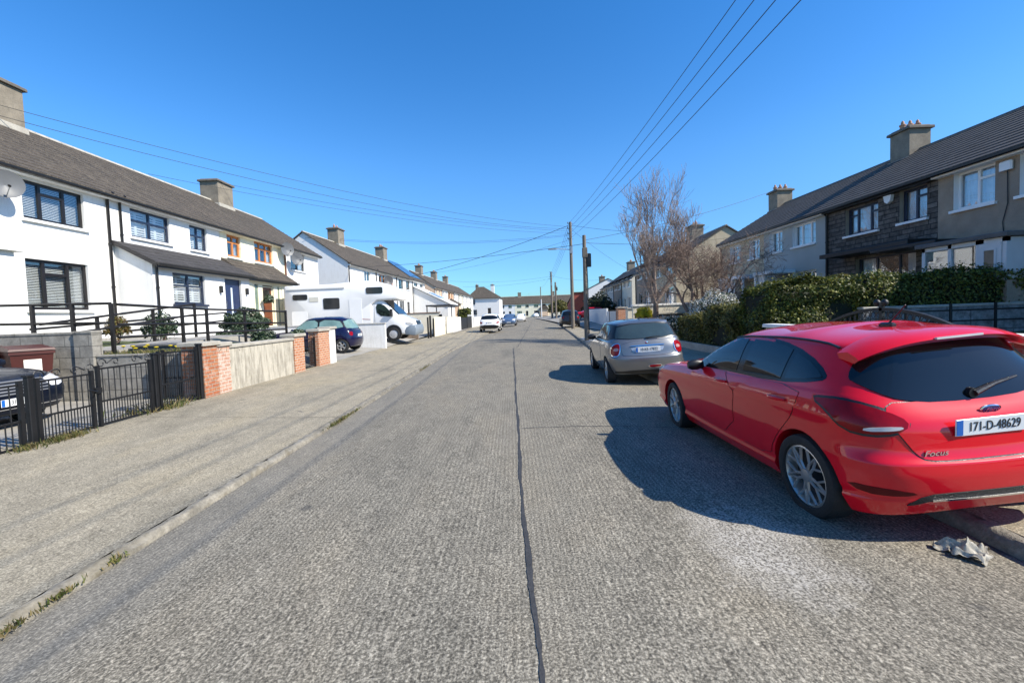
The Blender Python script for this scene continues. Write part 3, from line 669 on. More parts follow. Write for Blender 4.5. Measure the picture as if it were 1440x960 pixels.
# H2
h2 = house('white house with navy framed windows, plantation shutters and a dark lean-to porch', (XL, 15.35), R(90), 5.70, 1.3, 6.35, 9.12, white_r, tileL_m,
           [winL(15.35, 16.15, 18.0, 4.95, 6.02, frame=navy_m, lay='cross', blind='shutter', fw=.075), winL(15.35, 19.1, 20.17, 4.92, 6.0, frame=navy_m, lay='cross', blind='shutter', fw=.075)], group=GA)
pipe(h2, .35, -.05, 4.6, 6.3, gut_m, .04)
def leanto(h, x0, x1, d, zb, ze, zt, wall, roofm, ops, gut, name='porch', fl=None):
    p = MB(); pierced(p, x1, zb, ze, ops, -d, 0, 1, .08, .5, x0)
    for x in (x0, x1): p.add([(x, -d, zb), (x, -.003, zb), (x, -.003, zt - .06), (x, -d, ze)], [(0, 1, 2, 3)])
    po = p.build(name, [wall, dark_m], h, fixn=False)
    r = MB(); slope(r, x1 + .12, -d - .22, ze - (zt - ze) / d * .22 + .06, -.004, zt + .06, x0 - .12)
    for x in (x0 - .12, x1 + .12):
        a = ze - (zt - ze) / d * .22
        r.quad((x, -d - .22, a - .09), (x, -.004, zt - .06), (x, -.004, zt + .075), (x, -d - .22, a + .075))
    r.quad((x0 - .12, -d - .22, a - .02), (x1 + .12, -d - .22, a - .02), (x1 + .12, -.004, zt - .02), (x0 - .12, -.004, zt - .02))
    r.build('porch_roof', roofm, po, fixn=False)
    g = MB(); g.box(x0 - .12, x1 + .12, -d - .27, -d - .225, a - .12, a + .03); g.prism([(-d - .37, a + .02), (-d - .36, a - .04), (-d - .32, a - .07), (-d - .275, a - .03), (-d - .27, a + .02)], 'x', x0 - .12, x1 + .12)
    g.build('porch_gutter', gut, po)
    return po
dkroof_m = tile_mat('porch_roof_dark', (.04, .037, .036), (.055, .05, .05), (.12, .115, .11), .25)
po = leanto(h2, .05, 5.70, 1.3, 1.0, 3.92, 4.62, white_r, dkroof_m, [(.95, 2.65, 2.42, 3.6), (3.9, 5.07, 1.42, 3.62)], gut_m)
window(po, .95, 2.65, 2.42, 3.6, navy_m, 'cross', 'shutter', navy_m, .075, .08, -1.3)
door(po, 3.9, 5.07, 1.42, 3.62, navydoor_m, navy_m, -1.2, 'slot')
pipe(po, .16, -1.37, 1.15, 3.8, gut_m, .04, head=False)
for x in (3.55, 5.40):
    MB().bbox(x - .06, x + .06, -1.42, -1.303, 2.95, 3.25, .015).build('wall_lamp', black_m, po)
# H3
h3 = house('cream house with orange-brown timber windows, tiled porch and hanging baskets', (XL, 21.07), R(90), 5.95, 1.3, 6.35, 9.12, cream_r, tileL_m,
           [winL(21.07, 21.58, 22.66, 4.94, 6.05, frame=oak_m, lay='oak2', blind='net_side', fw=.11), winL(21.07, 23.86, 25.68, 4.95, 6.1, frame=oak_m, lay='oak', blind='net_side', fw=.10)], group=GA, eave_soffit=cream_r)
po = leanto(h3, .1, 4.6, 1.1, 1.0, 3.95, 4.75, cream_r, tileL_m, [(.55, 3.35, 1.4, 3.55)], gut_m)
d = door(po, 1.5, 2.55, 1.42, 3.5, M('brown_door', (.16, .05, .02), .4, .2, 4, 0, 0), cream_r, -.95, 'panel')
for a, b in ((.56, .8), (1.1, 1.5), (2.55, 2.95), (3.12, 3.34)): MB().box(a, b, -1.06, -.96, 1.4, 3.54).build('porch_post', cream_r, po)
for a, b in ((.8, 1.1), (2.95, 3.12)): MB().box(a, b, -1.03, -1.01, 1.5, 3.5).build('pane', M('green_pane', (.16, .22, .17), .15, .2, 4, 0, 0), po)
pipe(h3, 5.9, -.06, 1.0, 6.25, brown_m, .05)
# H4
h4 = house('white end house with a dark cross window beside two satellite dishes', (XL, 27.04), R(90), 4.6, 1.3, 6.35, 9.12, white_r, tileL_m,
           [winL(27.04, 27.72, 29.6, 4.92, 6.08, frame=dkframe_m, lay='grid', blind='net_side')], group=GA, ends=(0, 1))
chimney(h4, .05, 4., 1.4, 1.1, 8.7, 10.35, 0)
for q, v in ((.9, -.3), (1.7, -.4), (2.6, -.2)):
    pass
# Terrace B beyond the drive gap
GB = 'terraced houses further down on the left'
def along(p, q, k, n): return (p[0] + (q[0] - p[0]) * k / n, p[1] + (q[1] - p[1]) * k / n)
def terrace(p, q, specs, zb, ze, zr, side, roof, group, depth=7.4, lod=1, chim=True, ends=(1, 1), cz=1.35, name='terraced_house'):
    """row of houses from p (near) to q (far)"""
    n = len(specs); L = math.hypot(q[0] - p[0], q[1] - p[1]); W = L / n; th = math.atan2(q[1] - p[1], q[0] - p[0]); hs = []
    for k, s in enumerate(specs):
        a = along(p, q, k, n); b = along(p, q, k + 1, n)
        org, rz = (a, th) if side == 'L' else (b, th + PI)
        fm = s.get('frame', white_w); ws = []
        for (u0, u1, z0, z1) in s.get('wins', ((.14, .42, 3.55, 4.65), (.60, .84, 3.6, 4.65), (.14, .44, 1.0, 2.3))):
            if side == 'R': u0, u1 = 1 - u1, 1 - u0
            ws.append(dict(x=(W * u0, W * u1), z=(zb + z0, zb + z1), frame=fm, lay=s.get('lay', 'two'), blind='net' if lod == 0 else None))
        if s.get('door', True):
            u0, u1 = (.62, .80) if side == 'L' else (.20, .38)
            ws.append(dict(x=(W * u0, W * u1), z=(zb + .05, zb + 2.15), door=s.get('dm', dkframe_m), frame=fm, kind='panel'))
        e = (ends[0] if k == 0 else 0, ends[1] if k == n - 1 else 0)
        if side == 'R': e = (e[1], e[0])
        h = house(s['label'], org, rz, W - .004, zb, ze, zr, s['wall'], roof, ws, depth, group, e, lod, name=name)
        if chim and s.get('ch', k % 2 == 0):
            xx = W - .05 if side == 'L' else .05
            chimney(h, xx, depth / 2, 1.3, 1.05, zr - .4, zr + cz, 2)
        if s.get('pipe', True): pipe(h, .08, -.06, zb, ze, s.get('pm', gut_m), .045)
        hs.append(h)
    return hs
B = terrace((-13.45, 36.), (-11.9, 60.), [
    dict(label='white end house with a tall white gable behind the motorhome', wall=white_r, frame=white_w, wins=((.55, .80, 3.6, 4.7), (.12, .38, 1.0, 2.3)), ch=True),
    dict(label='white house behind the motorhome roof, with one dark dish by its window', wall=white_r, frame=oak_m, ch=False),
    dict(label='white house with dark windows under a brown roof, next before the solar panels', wall=white_r, frame=dkframe_m, ch=True),
    dict(label='white house with blue-black solar panels on its roof', wall=white_r, frame=dkframe_m, ch=False)], 1.3, 6.35, 9.05, 'L', tileL_m, GB)
sp = MB()
for i in range(2):
    for j in range(2):
        x0 = .4 + i * 2.55
        k = (9.05 - 6.35) / 3.7
        y0, y1 = .35 + j * 1.6, 1.9 + j * 1.6
        z = lambda y: 6.35 + k * y + .16
        sp.add([(x0, y0, z(y0)), (x0 + 2.5, y0, z(y0)), (x0 + 2.5, y1, z(y1)), (x0, y1, z(y1)), (x0, y0, z(y0) - .05), (x0 + 2.5, y0, z(y0) - .05), (x0 + 2.5, y1, z(y1) - .05), (x0, y1, z(y1) - .05)], [(0, 1, 2, 3), (4, 7, 6, 5), (0, 4, 5, 1), (1, 5, 6, 2), (2, 6, 7, 3), (3, 7, 4, 0)])
sp.build('solar_panel', solar_m, B[3])
# white extension with two roof windows and an arched porch on the solar house
ex = MB(); ex.prism([(-4.4, 1.0), (-.003, 1.0), (-.003, 5.3), (-4.4, 3.1)], 'x', .3, 4.6); exo = ex.build('extension', white_r, B[3])
er = MB(); er.add([(.1, -4.8, 3.0), (4.8, -4.8, 3.0), (4.8, -.004, 5.4), (.1, -.004, 5.4), (.1, -4.8, 3.12), (4.8, -4.8, 3.12), (4.8, -.004, 5.52), (.1, -.004, 5.52)], [(0, 3, 2, 1), (4, 5, 6, 7), (0, 1, 5, 4), (1, 2, 6, 5), (2, 3, 7, 6), (3, 0, 4, 7)]); er.build('extension_roof', white_r, exo)
for x0, m_ in ((.7, carglass_m), (2.7, M('sky_light', (.12, .25, .42), .1, .1, 3, 0, 0))):
    z = lambda y: 5.52 + (y + .004) * (2.4 / 4.796) + .03
    MB().add([(x0, -3.3, z(-3.3)), (x0 + 1.3, -3.3, z(-3.3)), (x0 + 1.3, -1.6, z(-1.6)), (x0, -1.6, z(-1.6)), (x0, -3.3, z(-3.3) - .06), (x0 + 1.3, -3.3, z(-3.3) - .06), (x0 + 1.3, -1.6, z(-1.6) - .06), (x0, -1.6, z(-1.6) - .06)], [(0, 1, 2, 3), (4, 7, 6, 5), (0, 4, 5, 1), (1, 5, 6, 2), (2, 6, 7, 3), (3, 7, 4, 0)]).build('roof_window', m_, exo)
C = terrace((-12.15, 68.6), (-10., 113.6), [
    dict(label='peach and white end house with a rough gable, nearest of the far left terrace', wall=pink_r, ch=True),
    dict(label='white house with brown downpipe, second in the far left terrace', wall=white_r, pm=brown_m, ch=False),
    dict(label='peach house with a tiled hipped porch in the far left terrace', wall=pink_r, frame=oak_m, ch=True),
    dict(label='white house just after the tiled peach porch in the far left terrace', wall=white_r, ch=False),
    dict(label='cream house with a chimney, past the middle of the far left terrace', wall=cream_p, ch=True),
    dict(label='white house third from the far end of the far left terrace', wall=white_r, ch=False),
    dict(label='white house second from the far end of the far left terrace', wall=white_r, ch=False),
    dict(label='white house at the far end of the far left terrace', wall=white_r, ch=False)], 1.2, 6.35, 9.0, 'L', tileL_m, 'far terraced houses on the left')
pp = MB(); pp.box(1.0, 4.4, -1.6, -.003, 1.0, 3.7); pr = MB(); pr.add([(.7, -1.95, 3.7), (4.7, -1.95, 3.7), (4.7, -.003, 3.7), (.7, -.003, 3.7), (2.0, -.004, 4.9), (3.4, -.004, 4.9)], [(0, 1, 5, 4), (1, 2, 5), (0, 4, 3), (0, 3, 2, 1)])
po = pp.build('porch', pink_r, C[2]); pr.build('porch_roof', tileL_m, po)
# hipped white house by the corner
hd = thing('corner_house', 'white corner house with a brown hipped roof and a white chimney', 'house', (-12.2, 121, 0), (0, 0, R(-4)))
w = MB(); pierced(w, 9.0, .4, 6.2, [(.8, 2.2, 4.4, 5.8), (5.6, 6.6, 1.4, 3.4), (1.0, 2.6, 1.5, 3.0)]); w.quad((0, 9, .4), (0, 9, 6.2), (9, 9, 6.2), (9, 9, .4)); w.quad((0, 0, .4), (0, 0, 6.2), (0, 9, 6.2), (0, 9, .4)); w.quad((9, 0, .4), (9, 9, .4), (9, 9, 6.2), (9, 0, 6.2))
w.build('wall', [white_r, dark_m], hd, fixn=False)
rr = MB(); rr.add([(-.4, -.4, 6.2), (9.4, -.4, 6.2), (9.4, 9.4, 6.2), (-.4, 9.4, 6.2), (2.6, 4.5, 9.6), (4.2, 4.5, 9.6), (-.4, -.4, 6.05), (9.4, -.4, 6.05), (9.4, 9.4, 6.05), (-.4, 9.4, 6.05)], [(0, 1, 5, 4), (1, 2, 5), (2, 3, 4, 5), (3, 0, 4), (6, 9, 8, 7), (0, 6, 7, 1), (1, 7, 8, 2), (2, 8, 9, 3), (3, 9, 6, 0)]); rr.build('roof', tileL_m, hd)
for a in ((.8, 2.2, 4.4, 5.8), (1.0, 2.6, 1.5, 3.0)): window(hd, *a, dkframe_m, 'grid', None, white_w, lod=1)
door(hd, 5.6, 6.6, 1.4, 3.4, dkframe_m, white_w, .1, 'panel')
chimney(hd, 6.6, 5.5, 1.0, 1.0, 7.4, 10.2, 1, white_r, False); chimney(hd, 2.2, 4.6, .8, .8, 8.9, 10.2, 1, None, False)
# terrace closing the street
cols = [(white_r, 'white house with dark windows at the left end of the terrace closing the street'), (white_r, 'white house second from the left in the terrace closing the street'), (cream_r, 'cream house behind the far white car at the end of the street'),
        (cream_r, 'pale yellow house left of the far poles at the end of the street'), (cream_p, 'beige house behind the far poles at the end of the street'), (pink_r, 'peach house right of the far poles at the end of the street'), (cream_p, 'beige house at the right end of the terrace closing the street')]
for k, (wm, lb) in enumerate(cols):
    W = 7.0; x = -12.5 + k * W
    ws = [dict(x=(.9, 2.7), z=(3.9, 5.0), frame=dkframe_m, lay='two'), dict(x=(4.4, 5.8), z=(3.9, 5.0), frame=dkframe_m, lay='two'), dict(x=(.9, 2.9), z=(1.0, 2.5), frame=white_w, lay='tri'), dict(x=(4.5, 5.5), z=(.4, 2.5), door=dkframe_m, kind='panel')]
    h = house(lb, (x, 178 - .02 * x), R(-1), W - .004, .3, 5.6, 8.7, wm, tileL_m, ws, 8., 'terrace closing the street', (k == 0, k == 6), 1)
    if k % 2 == 0: chimney(h, W * .3, 4., 1.4, 1.0, 8.2, 10.2, 2)
    if k in (0, 3):
        po = MB().box(3.4, 6.6, -2, -.003, .2, 2.9).build('porch', pink_r if k == 3 else white_r, h)
        MB().prism([(3.0, 2.9), (7.0, 2.9), (5.9, 4.4), (4.1, 4.4)], 'y', -2.4, -.004).build('porch_roof', tileL_m, po)
# ---- right side
GR = 'terraced houses on the right side'
def RH(label, Y0, Y1, wall, wins, zb=1.0, ends=(0, 0), rev=white_w, **k):
    return house(label, (XR, Y1), R(-90), Y1 - Y0 - .004, zb, 5.72, 8.12, wall, tileR_m, wins, 8., GR, ends, reveal_m=rev, ridge=cap_m, **k)
r0 = RH('pebbledashed house at the right edge, only a strip beside its last window in view', 6.0, 10.6, tan_r, [winR(10.6, 7.6, 9.4, 4.35, 5.5, frame=white_w, lay='twoR', blind='net')])
r1 = RH('pebbledashed tan house with white windows and a white glazed porch', 10.6, 14.15, tan_r, [winR(14.15, 12.50, 13.66, 4.33, 5.48, frame=white_w, lay='twoR', blind='net', fw=.075), winR(14.15, 10.75, 11.9, 4.33, 5.5, frame=white_w, lay='twoR', blind='net', fw=.075), winR(14.15, 10.75, 11.9, 2.0, 3.3, frame=white_w, lay='twoR', blind='net', fw=.075)])
def surround(h, x0, x1, z0, z1, m_):
    s = MB(); t = .13
    s.box(x0 - t, x0 - .003, -.025, .06, z0, z1 + t); s.box(x1 + .003, x1 + t, -.025, .06, z0, z1 + t); s.box(x0 - .003, x1 + .003, -.025, .06, z1 + .003, z1 + t)
    s.build('window_surround', m_, h)
# R1 porch: white frames, glass, flat roof with a bare climber
po = MB(); px0, px1 = 14.15 - 13.2, 14.15 - 10.95
po.box(px0, px1, -1.4, -.003, .6, 2.05)
pco = po.build('porch', tan_r, r1)
pf = MB()
for a, b in ((px0, px0 + .10), (px0 + .78, px0 + .88), (px0 + 1.52, px0 + 1.62), (px0 + 1.62, px0 + 1.72), (px1 - .1, px1)): pf.box(a, b, -1.42, -1.32, 2.05, 3.12)
pf.box(px0, px1, -1.42, -1.32, 3.0, 3.115); pf.box(px0, px1, -1.43, -1.31, 2.02, 2.1); pf.box(px0, px0 + .1, -1.32, -.003, 2.05, 3.1); pf.box(px1 - .1, px1, -1.32, -.003, 2.05, 3.1)
pf.build('porch_frame', M('shaded_white_frame', (.58, .59, .60), .5, .05, 3, 0, 0), pco)  # white porch frames, with the shade on them darkened into the colour
MB().box(px0 + .1, px1 - .1, -1.38, -1.36, 2.1, 3.0).build('pane', glass_m, pco)
MB().box(px0 + .05, px1 - .05, -.5, -.45, 2.05, 3.0).build('curtain', tan_r, pco)
MB().bbox(px0 - .12, px1 + .1, -1.55, -.003, 3.12, 3.24, .02).build('porch_roof', M('felt_roof', (.14, .13, .125), .9, .2, 4, 40, .3), pco)
upvc_m = M('shaded_white_frame', (.58, .59, .60), .5, .05, 3, 0, 0)
sl = MB(); sl.box(px1 - .62, px1 - .10, -1.45, -1.425, 2.06, 3.0); slo = sl.build('side_panel', upvc_m, pco)
sw = MB()
for q in ((px1 - .52, px1 - .48, 2.25, 2.85), (px1 - .24, px1 - .20, 2.25, 2.85), (px1 - .48, px1 - .24, 2.25, 2.29), (px1 - .48, px1 - .24, 2.81, 2.85)): sw.box(q[0], q[1], -1.475, -1.452, q[2], q[3])
swo = sw.build('window', upvc_m, slo); MB().box(px1 - .48, px1 - .24, -1.462, -1.453, 2.29, 2.81).build('pane', M('dusky_pane', (.10, .085, .07), .1, .2, 4, 0, 0), swo)
r2 = RH('dark stone-clad house with black framed windows and a black porch canopy', 14.15, 19.08, stone_m, [winR(19.08, 16.44, 18.03, 4.3, 5.38, frame=navy_m, lay='stoneA', blind='net', fw=.075), winR(19.08, 14.52, 15.54, 4.33, 5.45, frame=navy_m, lay='stoneB', blind='net', fw=.075),
      winR(19.08, 14.9, 17.5, 1.9, 3.3, frame=navy_m, lay='tri', blind='netw_side')], eave_soffit=gut_m, rev=M('stone_surround', (.34, .29, .22), .85, .1, 3, 40, .2))
cn = MB(); cn.bbox(.9, 4.93, -1.0, -.003, 3.42, 3.58, .02); cn.bbox(3.5, 5.9, -1.05, -.004, 3.3, 3.41, .02); cn.build('porch_canopy', black_m, r2)
pipe(r2, .06, -.06, .9, 5.6, gut_m, .05)
chimney(r2, -.35, 3.95, .95, .95, 7.6, 9.12, 3)
r3 = RH('grey-blue rendered house with white windows and white sills', 19.08, 23.81, grey_r, [winR(23.81, 19.78, 21.4, 4.36, 5.4, frame=white_w, lay='tri', blind='net', fw=.07), winR(23.81, 22.2, 23.27, 4.33, 5.4, frame=white_w, lay='two', blind='net', fw=.07), winR(23.81, 19.75, 21.4, 1.9, 3.14, frame=white_w, lay='tri', blind='netw_side', fw=.07)])
q = MB(); q.bbox(.9, 2.65, -1.15, -.003, 3.12, 3.28, .02); q.box(.95, 1.12, -1.1, -.95, .8, 3.12); q.box(1.75, 1.9, -1.1, -.95, .8, 3.12); q.box(1.12, 1.75, -.98, -.95, 2.4, 3.12)
q.build('porch', white_w, r3)
MB().box(1.15, 1.72, -.94, -.90, 1.0, 3.1).build('porch_door', navydoor_m, r3)
r4 = RH('beige rendered house with a long white glazed porch, left of the grey-blue house', 23.81, 28.6, cream2_r, [winR(28.6, 24.22, 25.27, 4.26, 5.34, frame=white_w, lay='grid', blind='net', fw=.07), winR(28.6, 26.17, 27.5, 4.26, 5.3, frame=white_w, lay='oak', blind='net', fw=.07), winR(28.6, 26.85, 27.7, 1.9, 3.16, frame=white_w, lay='grid', blind='net', fw=.07)], ends=(1, 0))
q = MB(); q.bbox(1.9, 4.75, -1.2, -.003, 3.1, 3.28, .02)
for x in (1.95, 2.75, 3.5, 4.6): q.box(x, x + .1, -1.15, -1.05, .8, 3.1)
q.box(1.95, 4.7, -1.15, -1.05, .7, 1.6); qo = q.build('porch', white_w, r4)
MB().box(2.05, 3.5, -1.12, -1.10, 1.6, 3.05).build('pane', netw_m, qo)
chimney(r4, -.05, 3.95, .95, 1.0, 7.6, 9.05, 3); pipe(r4, .06, -.06, .8, 5.6, brown_m, .04)
for o, y, nm in ((r1, 12.17, 'alarm_box'), ):
    MB().bbox(14.15 - y - .16, 14.15 - y + .16, -.12, -.027, 5.1, 5.36, .03).build(nm, white_w, o)
    MB().tube([(14.15 - y, -.03, 5.1), (14.15 - y + .02, -.03, 4.2), (14.15 - y - .1, -.03, 3.7), (14.15 - y - .06, -.03, 3.3)], .012, 6).build('cable', black_m, o)
MB().prism([(19.08 - 15.9 - .17, 5.42), (19.08 - 15.9 + .17, 5.42), (19.08 - 15.9 + .12, 5.2), (19.08 - 15.9, 5.12), (19.08 - 15.9 - .12, 5.2)], 'y', -.14, -.02).build('alarm_box', white_w, r2)
R5 = terrace((12.75, 33.2), (13.2, 45.4), [dict(label='tan gabled house standing behind the bare trees', wall=cream2_r, frame=white_w, ch=True, wins=((.14, .42, 3.3, 4.4), (.60, .84, 3.3, 4.4), (.1, .48, .9, 2.3))),
    dict(label='beige house next beyond the tan gable, behind the bare trees', wall=tan_r, ch=False)], 1.0, 5.3, 7.75, 'R', tileR_m, GR, 7.6, 1, cz=1.15)
R6 = terrace((14.3, 50.8), (15.8, 75), [dict(label='cream-ended house with a dark ground floor, nearest of the far right terrace', wall=cream_p, ch=True), dict(label='dark brown house second in the far right terrace', wall=tan_r, ch=False),
    dict(label='grey house third in the far right terrace', wall=grey_r, ch=True), dict(label='grey house at the far end of the far right terrace', wall=cream2_r, ch=False)], .8, 5.3, 7.9, 'R', tileR_m, 'far terraced houses on the right', 7.6, 1, cz=1.2)
R7 = terrace((14.5, 82), (15.6, 98), [dict(label='white gabled house with a shadow cutting across its gable, beyond the far right terrace', wall=white_r, ch=True), dict(label='red-brown house beyond the white gable on the right', wall=brickd_m, ch=False)], .6, 5.6, 7.6, 'R', tileR_m, 'far terraced houses on the right', 8, 1, cz=1.0)
rb = MB(); rb.prism([(0, 0), (9, 0), (9, 3.2), (0, 5.2)], 'x', 0, 3); rbo = thing('lean_to_shed', 'dark red lean-to shed beyond the right-hand poles', 'shed', (12.2, 84, 0), (0, 0, 0)); rb.build('wall', brickd_m, rbo)
MB().add([(-.15, -.2, 5.2), (3.15, -.2, 5.2), (3.15, 9.2, 3.15), (-.15, 9.2, 3.15), (-.15, -.2, 5.32), (3.15, -.2, 5.32), (3.15, 9.2, 3.27), (-.15, 9.2, 3.27)], [(0, 3, 2, 1), (4, 5, 6, 7), (0, 1, 5, 4), (1, 2, 6, 5), (2, 3, 7, 6), (3, 0, 4, 7)]).build('roof', tileL_m, rbo)
# ------------------------------------------------------------------ satellite dishes
def dish(label, loc, aim, r=.4, mat=None, group=None):
    d = thing('satellite_dish', label, 'satellite dish', loc, (0, 0, aim), group)
    a = MB(); prof = [(r * t, .28 * r * t * t) for t in (0, .25, .5, .75, 1.0)]
    a.lathe(prof + [(r, .28 * r + .012), (r * .7, .16 * r), (0, .012)], 'y', 22, (0, 0, 0)); a.v = [(x, -y, z + .25 * y) for x, y, z in a.v]
    a.build('reflector', mat or dish_m, d)
    b = MB(); b.tube([(0, -.0, -r * .95), (0, -r * 1.05, -r * .25)], .012, 6); b.build('feed_arm', steel_m, d)
    b = MB(); b.tube([(0, -r * 1.08, -.24 * r), (0, -r * .92, -.16 * r)], .032, 8); b.build('receiver', blackp_m, d)
    b = MB(); b.tube([(0, .0, 0), (0, .12, 0), (0, .30, -.25)], .02, 6); b.build('bracket', steel_m, d)
    return d
dish('large grey satellite dish beside the upper window of the white house at the left edge', (-13.66, 11.9, 5.56), R(62), .37)
dish('pale grey satellite dish, the higher of two on the cream house corner', (-13.6, 26.5, 5.95), R(60), .42, group='dishes on the cream house corner')
dish('pale grey satellite dish, the lower of two on the cream house corner', (-13.5, 27.45, 5.5), R(60), .42, group='dishes on the cream house corner')
dish('dark satellite dish on the white houses behind the motorhome', (-12.6, 44.6, 5.4), R(40), .5, M('dish_dark', (.09, .09, .095), .5, .1, 3, 0, 0))

# ------------------------------------------------------------------ left boundary: iron gates, walls, piers
def scroll(mb, c, d, s, r=.007, flip=1):
    """S-shaped scroll in the upright plane along d"""
    c = Vector(c); d = Vector(d); up = Vector((0, 0, 1)); pts = []
    for i in range(15):
        t = i / 14 * 2.1 * PI; q = s * .30 * (1 - .62 * i / 14); pts.append(c + d * flip * (q * math.cos(t) - s * .55) + up * (q * math.sin(t) + s * .26))
    pts = pts[::-1]
    for i in range(1, 8):
        f = i / 8; pts.append(c + d * flip * (-s * .25 + s * .62 * f) + up * (s * .26 + s * .30 * math.sin(f * PI * .5) - .02))
    e = pts[-1]
    for i in range(12):
        t = PI * .6 - i / 11 * 1.9 * PI; q = s * .20 * (1 - .6 * i / 11); pts.append(Vector(e) + d * flip * (q * math.cos(t) + s * .08) + up * (q * math.sin(t) - s * .19))
    mb.tube(pts, r, 5)
def iron(name, label, cat, p, q, z0, z1, n=8, scrolls=True, mid=.44, group=None, posts=(False, False), mat=None, pw=.05):
    p = Vector((p[0], p[1], 0)); q = Vector((q[0], q[1], 0)); d = (q - p); L = d.length; d.normalize(); mat = mat or iron_m
    t = thing(name, label, cat, (p.x, p.y, 0), (0, 0, math.atan2(d.y, d.x)), group)
    f = MB(); zm = z0 + (z1 - z0) * mid
    f.box(.0, pw, -.02, .02, z0, z1 + .03); f.box(L - pw, L, -.02, .02, z0, z1 + .03)
    for z in (z0 + .06, zm, z1 - .02): f.box(pw, L - pw, -.009, .009, z - .013, z + .013)
    f.build('frame', mat, t)
    b = MB()
    for i in range(1, n):
        x = L * i / n; b.tube([(x, 0, z0 + .075), (x, 0, z1 - .034)], .0075, 6, caps=False)
    for i in range(n):
        x = L * (i + .5) / n; b.tube([(x, 0, z0 + .075), (x, 0, zm - .014)], .0075, 6, caps=False)
    b.build('railing_bars', mat, t)
    if scrolls:
        s = MB(); scroll(s, (L * .24, 0, z1 - .01), (1, 0, 0), .26, .008, 1); scroll(s, (L * .78, 0, z1 - .01), (1, 0, 0), .26, .008, -1); s.build('scroll', mat, t)
    return t
def ipost(label, x, y, z0, z1, w=.07, group='black posts of the iron gate row'):
    p = MB(); p.bbox(x - w / 2, x + w / 2, y - w / 2, y + w / 2, z0, z1, .008); p.bbox(x - w / 2 - .012, x + w / 2 + .012, y - w / 2 - .012, y + w / 2 + .012, z1, z1 + .03, .01)
    return tag(p.build('gate_post', iron_m), label, 'post', group)
XB = -6.3
iron('iron_gate', 'black iron gate panel at the left edge in front of the dark car', 'gate', (XB, 4.2), (XB, 5.48), .06, .93, 9, False)
ipost('thick black post in front of the dark car number plate', XB, 5.56, .05, 1.0)
iron('iron_gate', 'black iron gate leaf with scroll top between the plate-hiding post and the latch', 'gate', (XB, 5.63), (XB, 6.42), .07, .94, 9)
iron('iron_gate', 'black iron gate leaf with scroll top, right of the latch', 'gate', (XB, 6.47), (XB, 7.46), .07, 1.0, 10)
ipost('black post in the middle of the fence, right of the gate leaves', XB, 7.53, .05, 1.1)
iron('iron_fence_panel', 'black iron fence panel between the middle post and the brick pier', 'fence', (XB, 7.60), (XB, 8.56), .09, 1.12, 9, False)
ipost('black post against the brick pier', XB, 8.62, .05, 1.19, .08)
lb = MB(); lb.box(XB - .05, XB + .05, 6.40, 6.50, .62, .70); lb.tube([(XB + .03, 6.45, .66), (XB + .12, 6.34, .66), (XB + .1, 6.25, .70)], .012, 6)
tag(lb.build('gate_latch', iron_m), 'black latch joining the two scroll-topped gate leaves', 'latch')
# shaded iron leaf standing open along the drive side
iron('iron_gate', 'black iron leaf standing open across the drive in front of the grey side wall', 'gate', (XB - .10, 8.70), (XB - .85, 8.74), .10, 1.08, 9, False)
def pier(label, x0, x1, y0, y1, z0, z1, mat, cap=True, capm=None, name='gate_pier', cat='pier', over=.05, group=None, capt=.08):
    t = thing(name, label, cat, ((x0 + x1) / 2, (y0 + y1) / 2, z0), group=group); a, b = (x1 - x0) / 2, (y1 - y0) / 2
    MB().bbox(-a, a, -b, b, -.2, z1 - z0 - (capt if cap else 0), .006).build('shaft' if name != 'garden_wall' else 'masonry', mat, t)
    if cap: MB().bbox(-a - over, a + over, -b - over, b + over, z1 - z0 - capt, z1 - z0, .015).build('coping', capm or coping_m, t)
    return t
pier('red brick pier with a flush repaired panel at the end of the iron fence', -6.72, -6.27, 8.70, 9.14, .05, 1.24, brick_m)
pier('narrow washed brick pier joined to the stained rendered wall', -6.55, -6.29, 9.15, 9.56, .05, 1.20, brick_mat('washed_brick', (.46, .25, .17), (.52, .34, .25), (.58, .5, .42), 1., (.62, .52, .45)), over=.045)
pier('stained cream rendered garden wall between two brick piers', -6.5, -6.30, 9.57, 12.35, .05, 1.13, stained_m, name='garden_wall', cat='wall', over=.035, capt=.07)
pier('brick pier left of the small iron gate, with a stone cap', -6.62, -6.27, 12.37, 12.95, .05, 1.23, brick2_m)
g = iron('iron_gate', 'small black iron gate with a scrolled top between two brick piers', 'gate', (-6.4, 12.98), (-6.4, 13.92), .12, 1.05, 8, True, .5)
pier('brick pier with a white painted side, right of the small iron gate', -6.62, -6.28, 13.95, 14.75, .05, 1.32, brick2_m)
pier('white painted pier at the mouth of the blue car drive', -6.62, -6.27, 14.78, 15.25, .05, 1.37, white_r, capm=coping_m)
pier('white rendered dividing wall in front of the motorhome', -13.4, -6.25, 21.22, 21.40, .05, 1.38, whitest_m, name='garden_wall', cat='wall', capm=M('grey_coping', (.45, .44, .41), .9, .1, 3, 40, .2), capt=.06, over=.03)
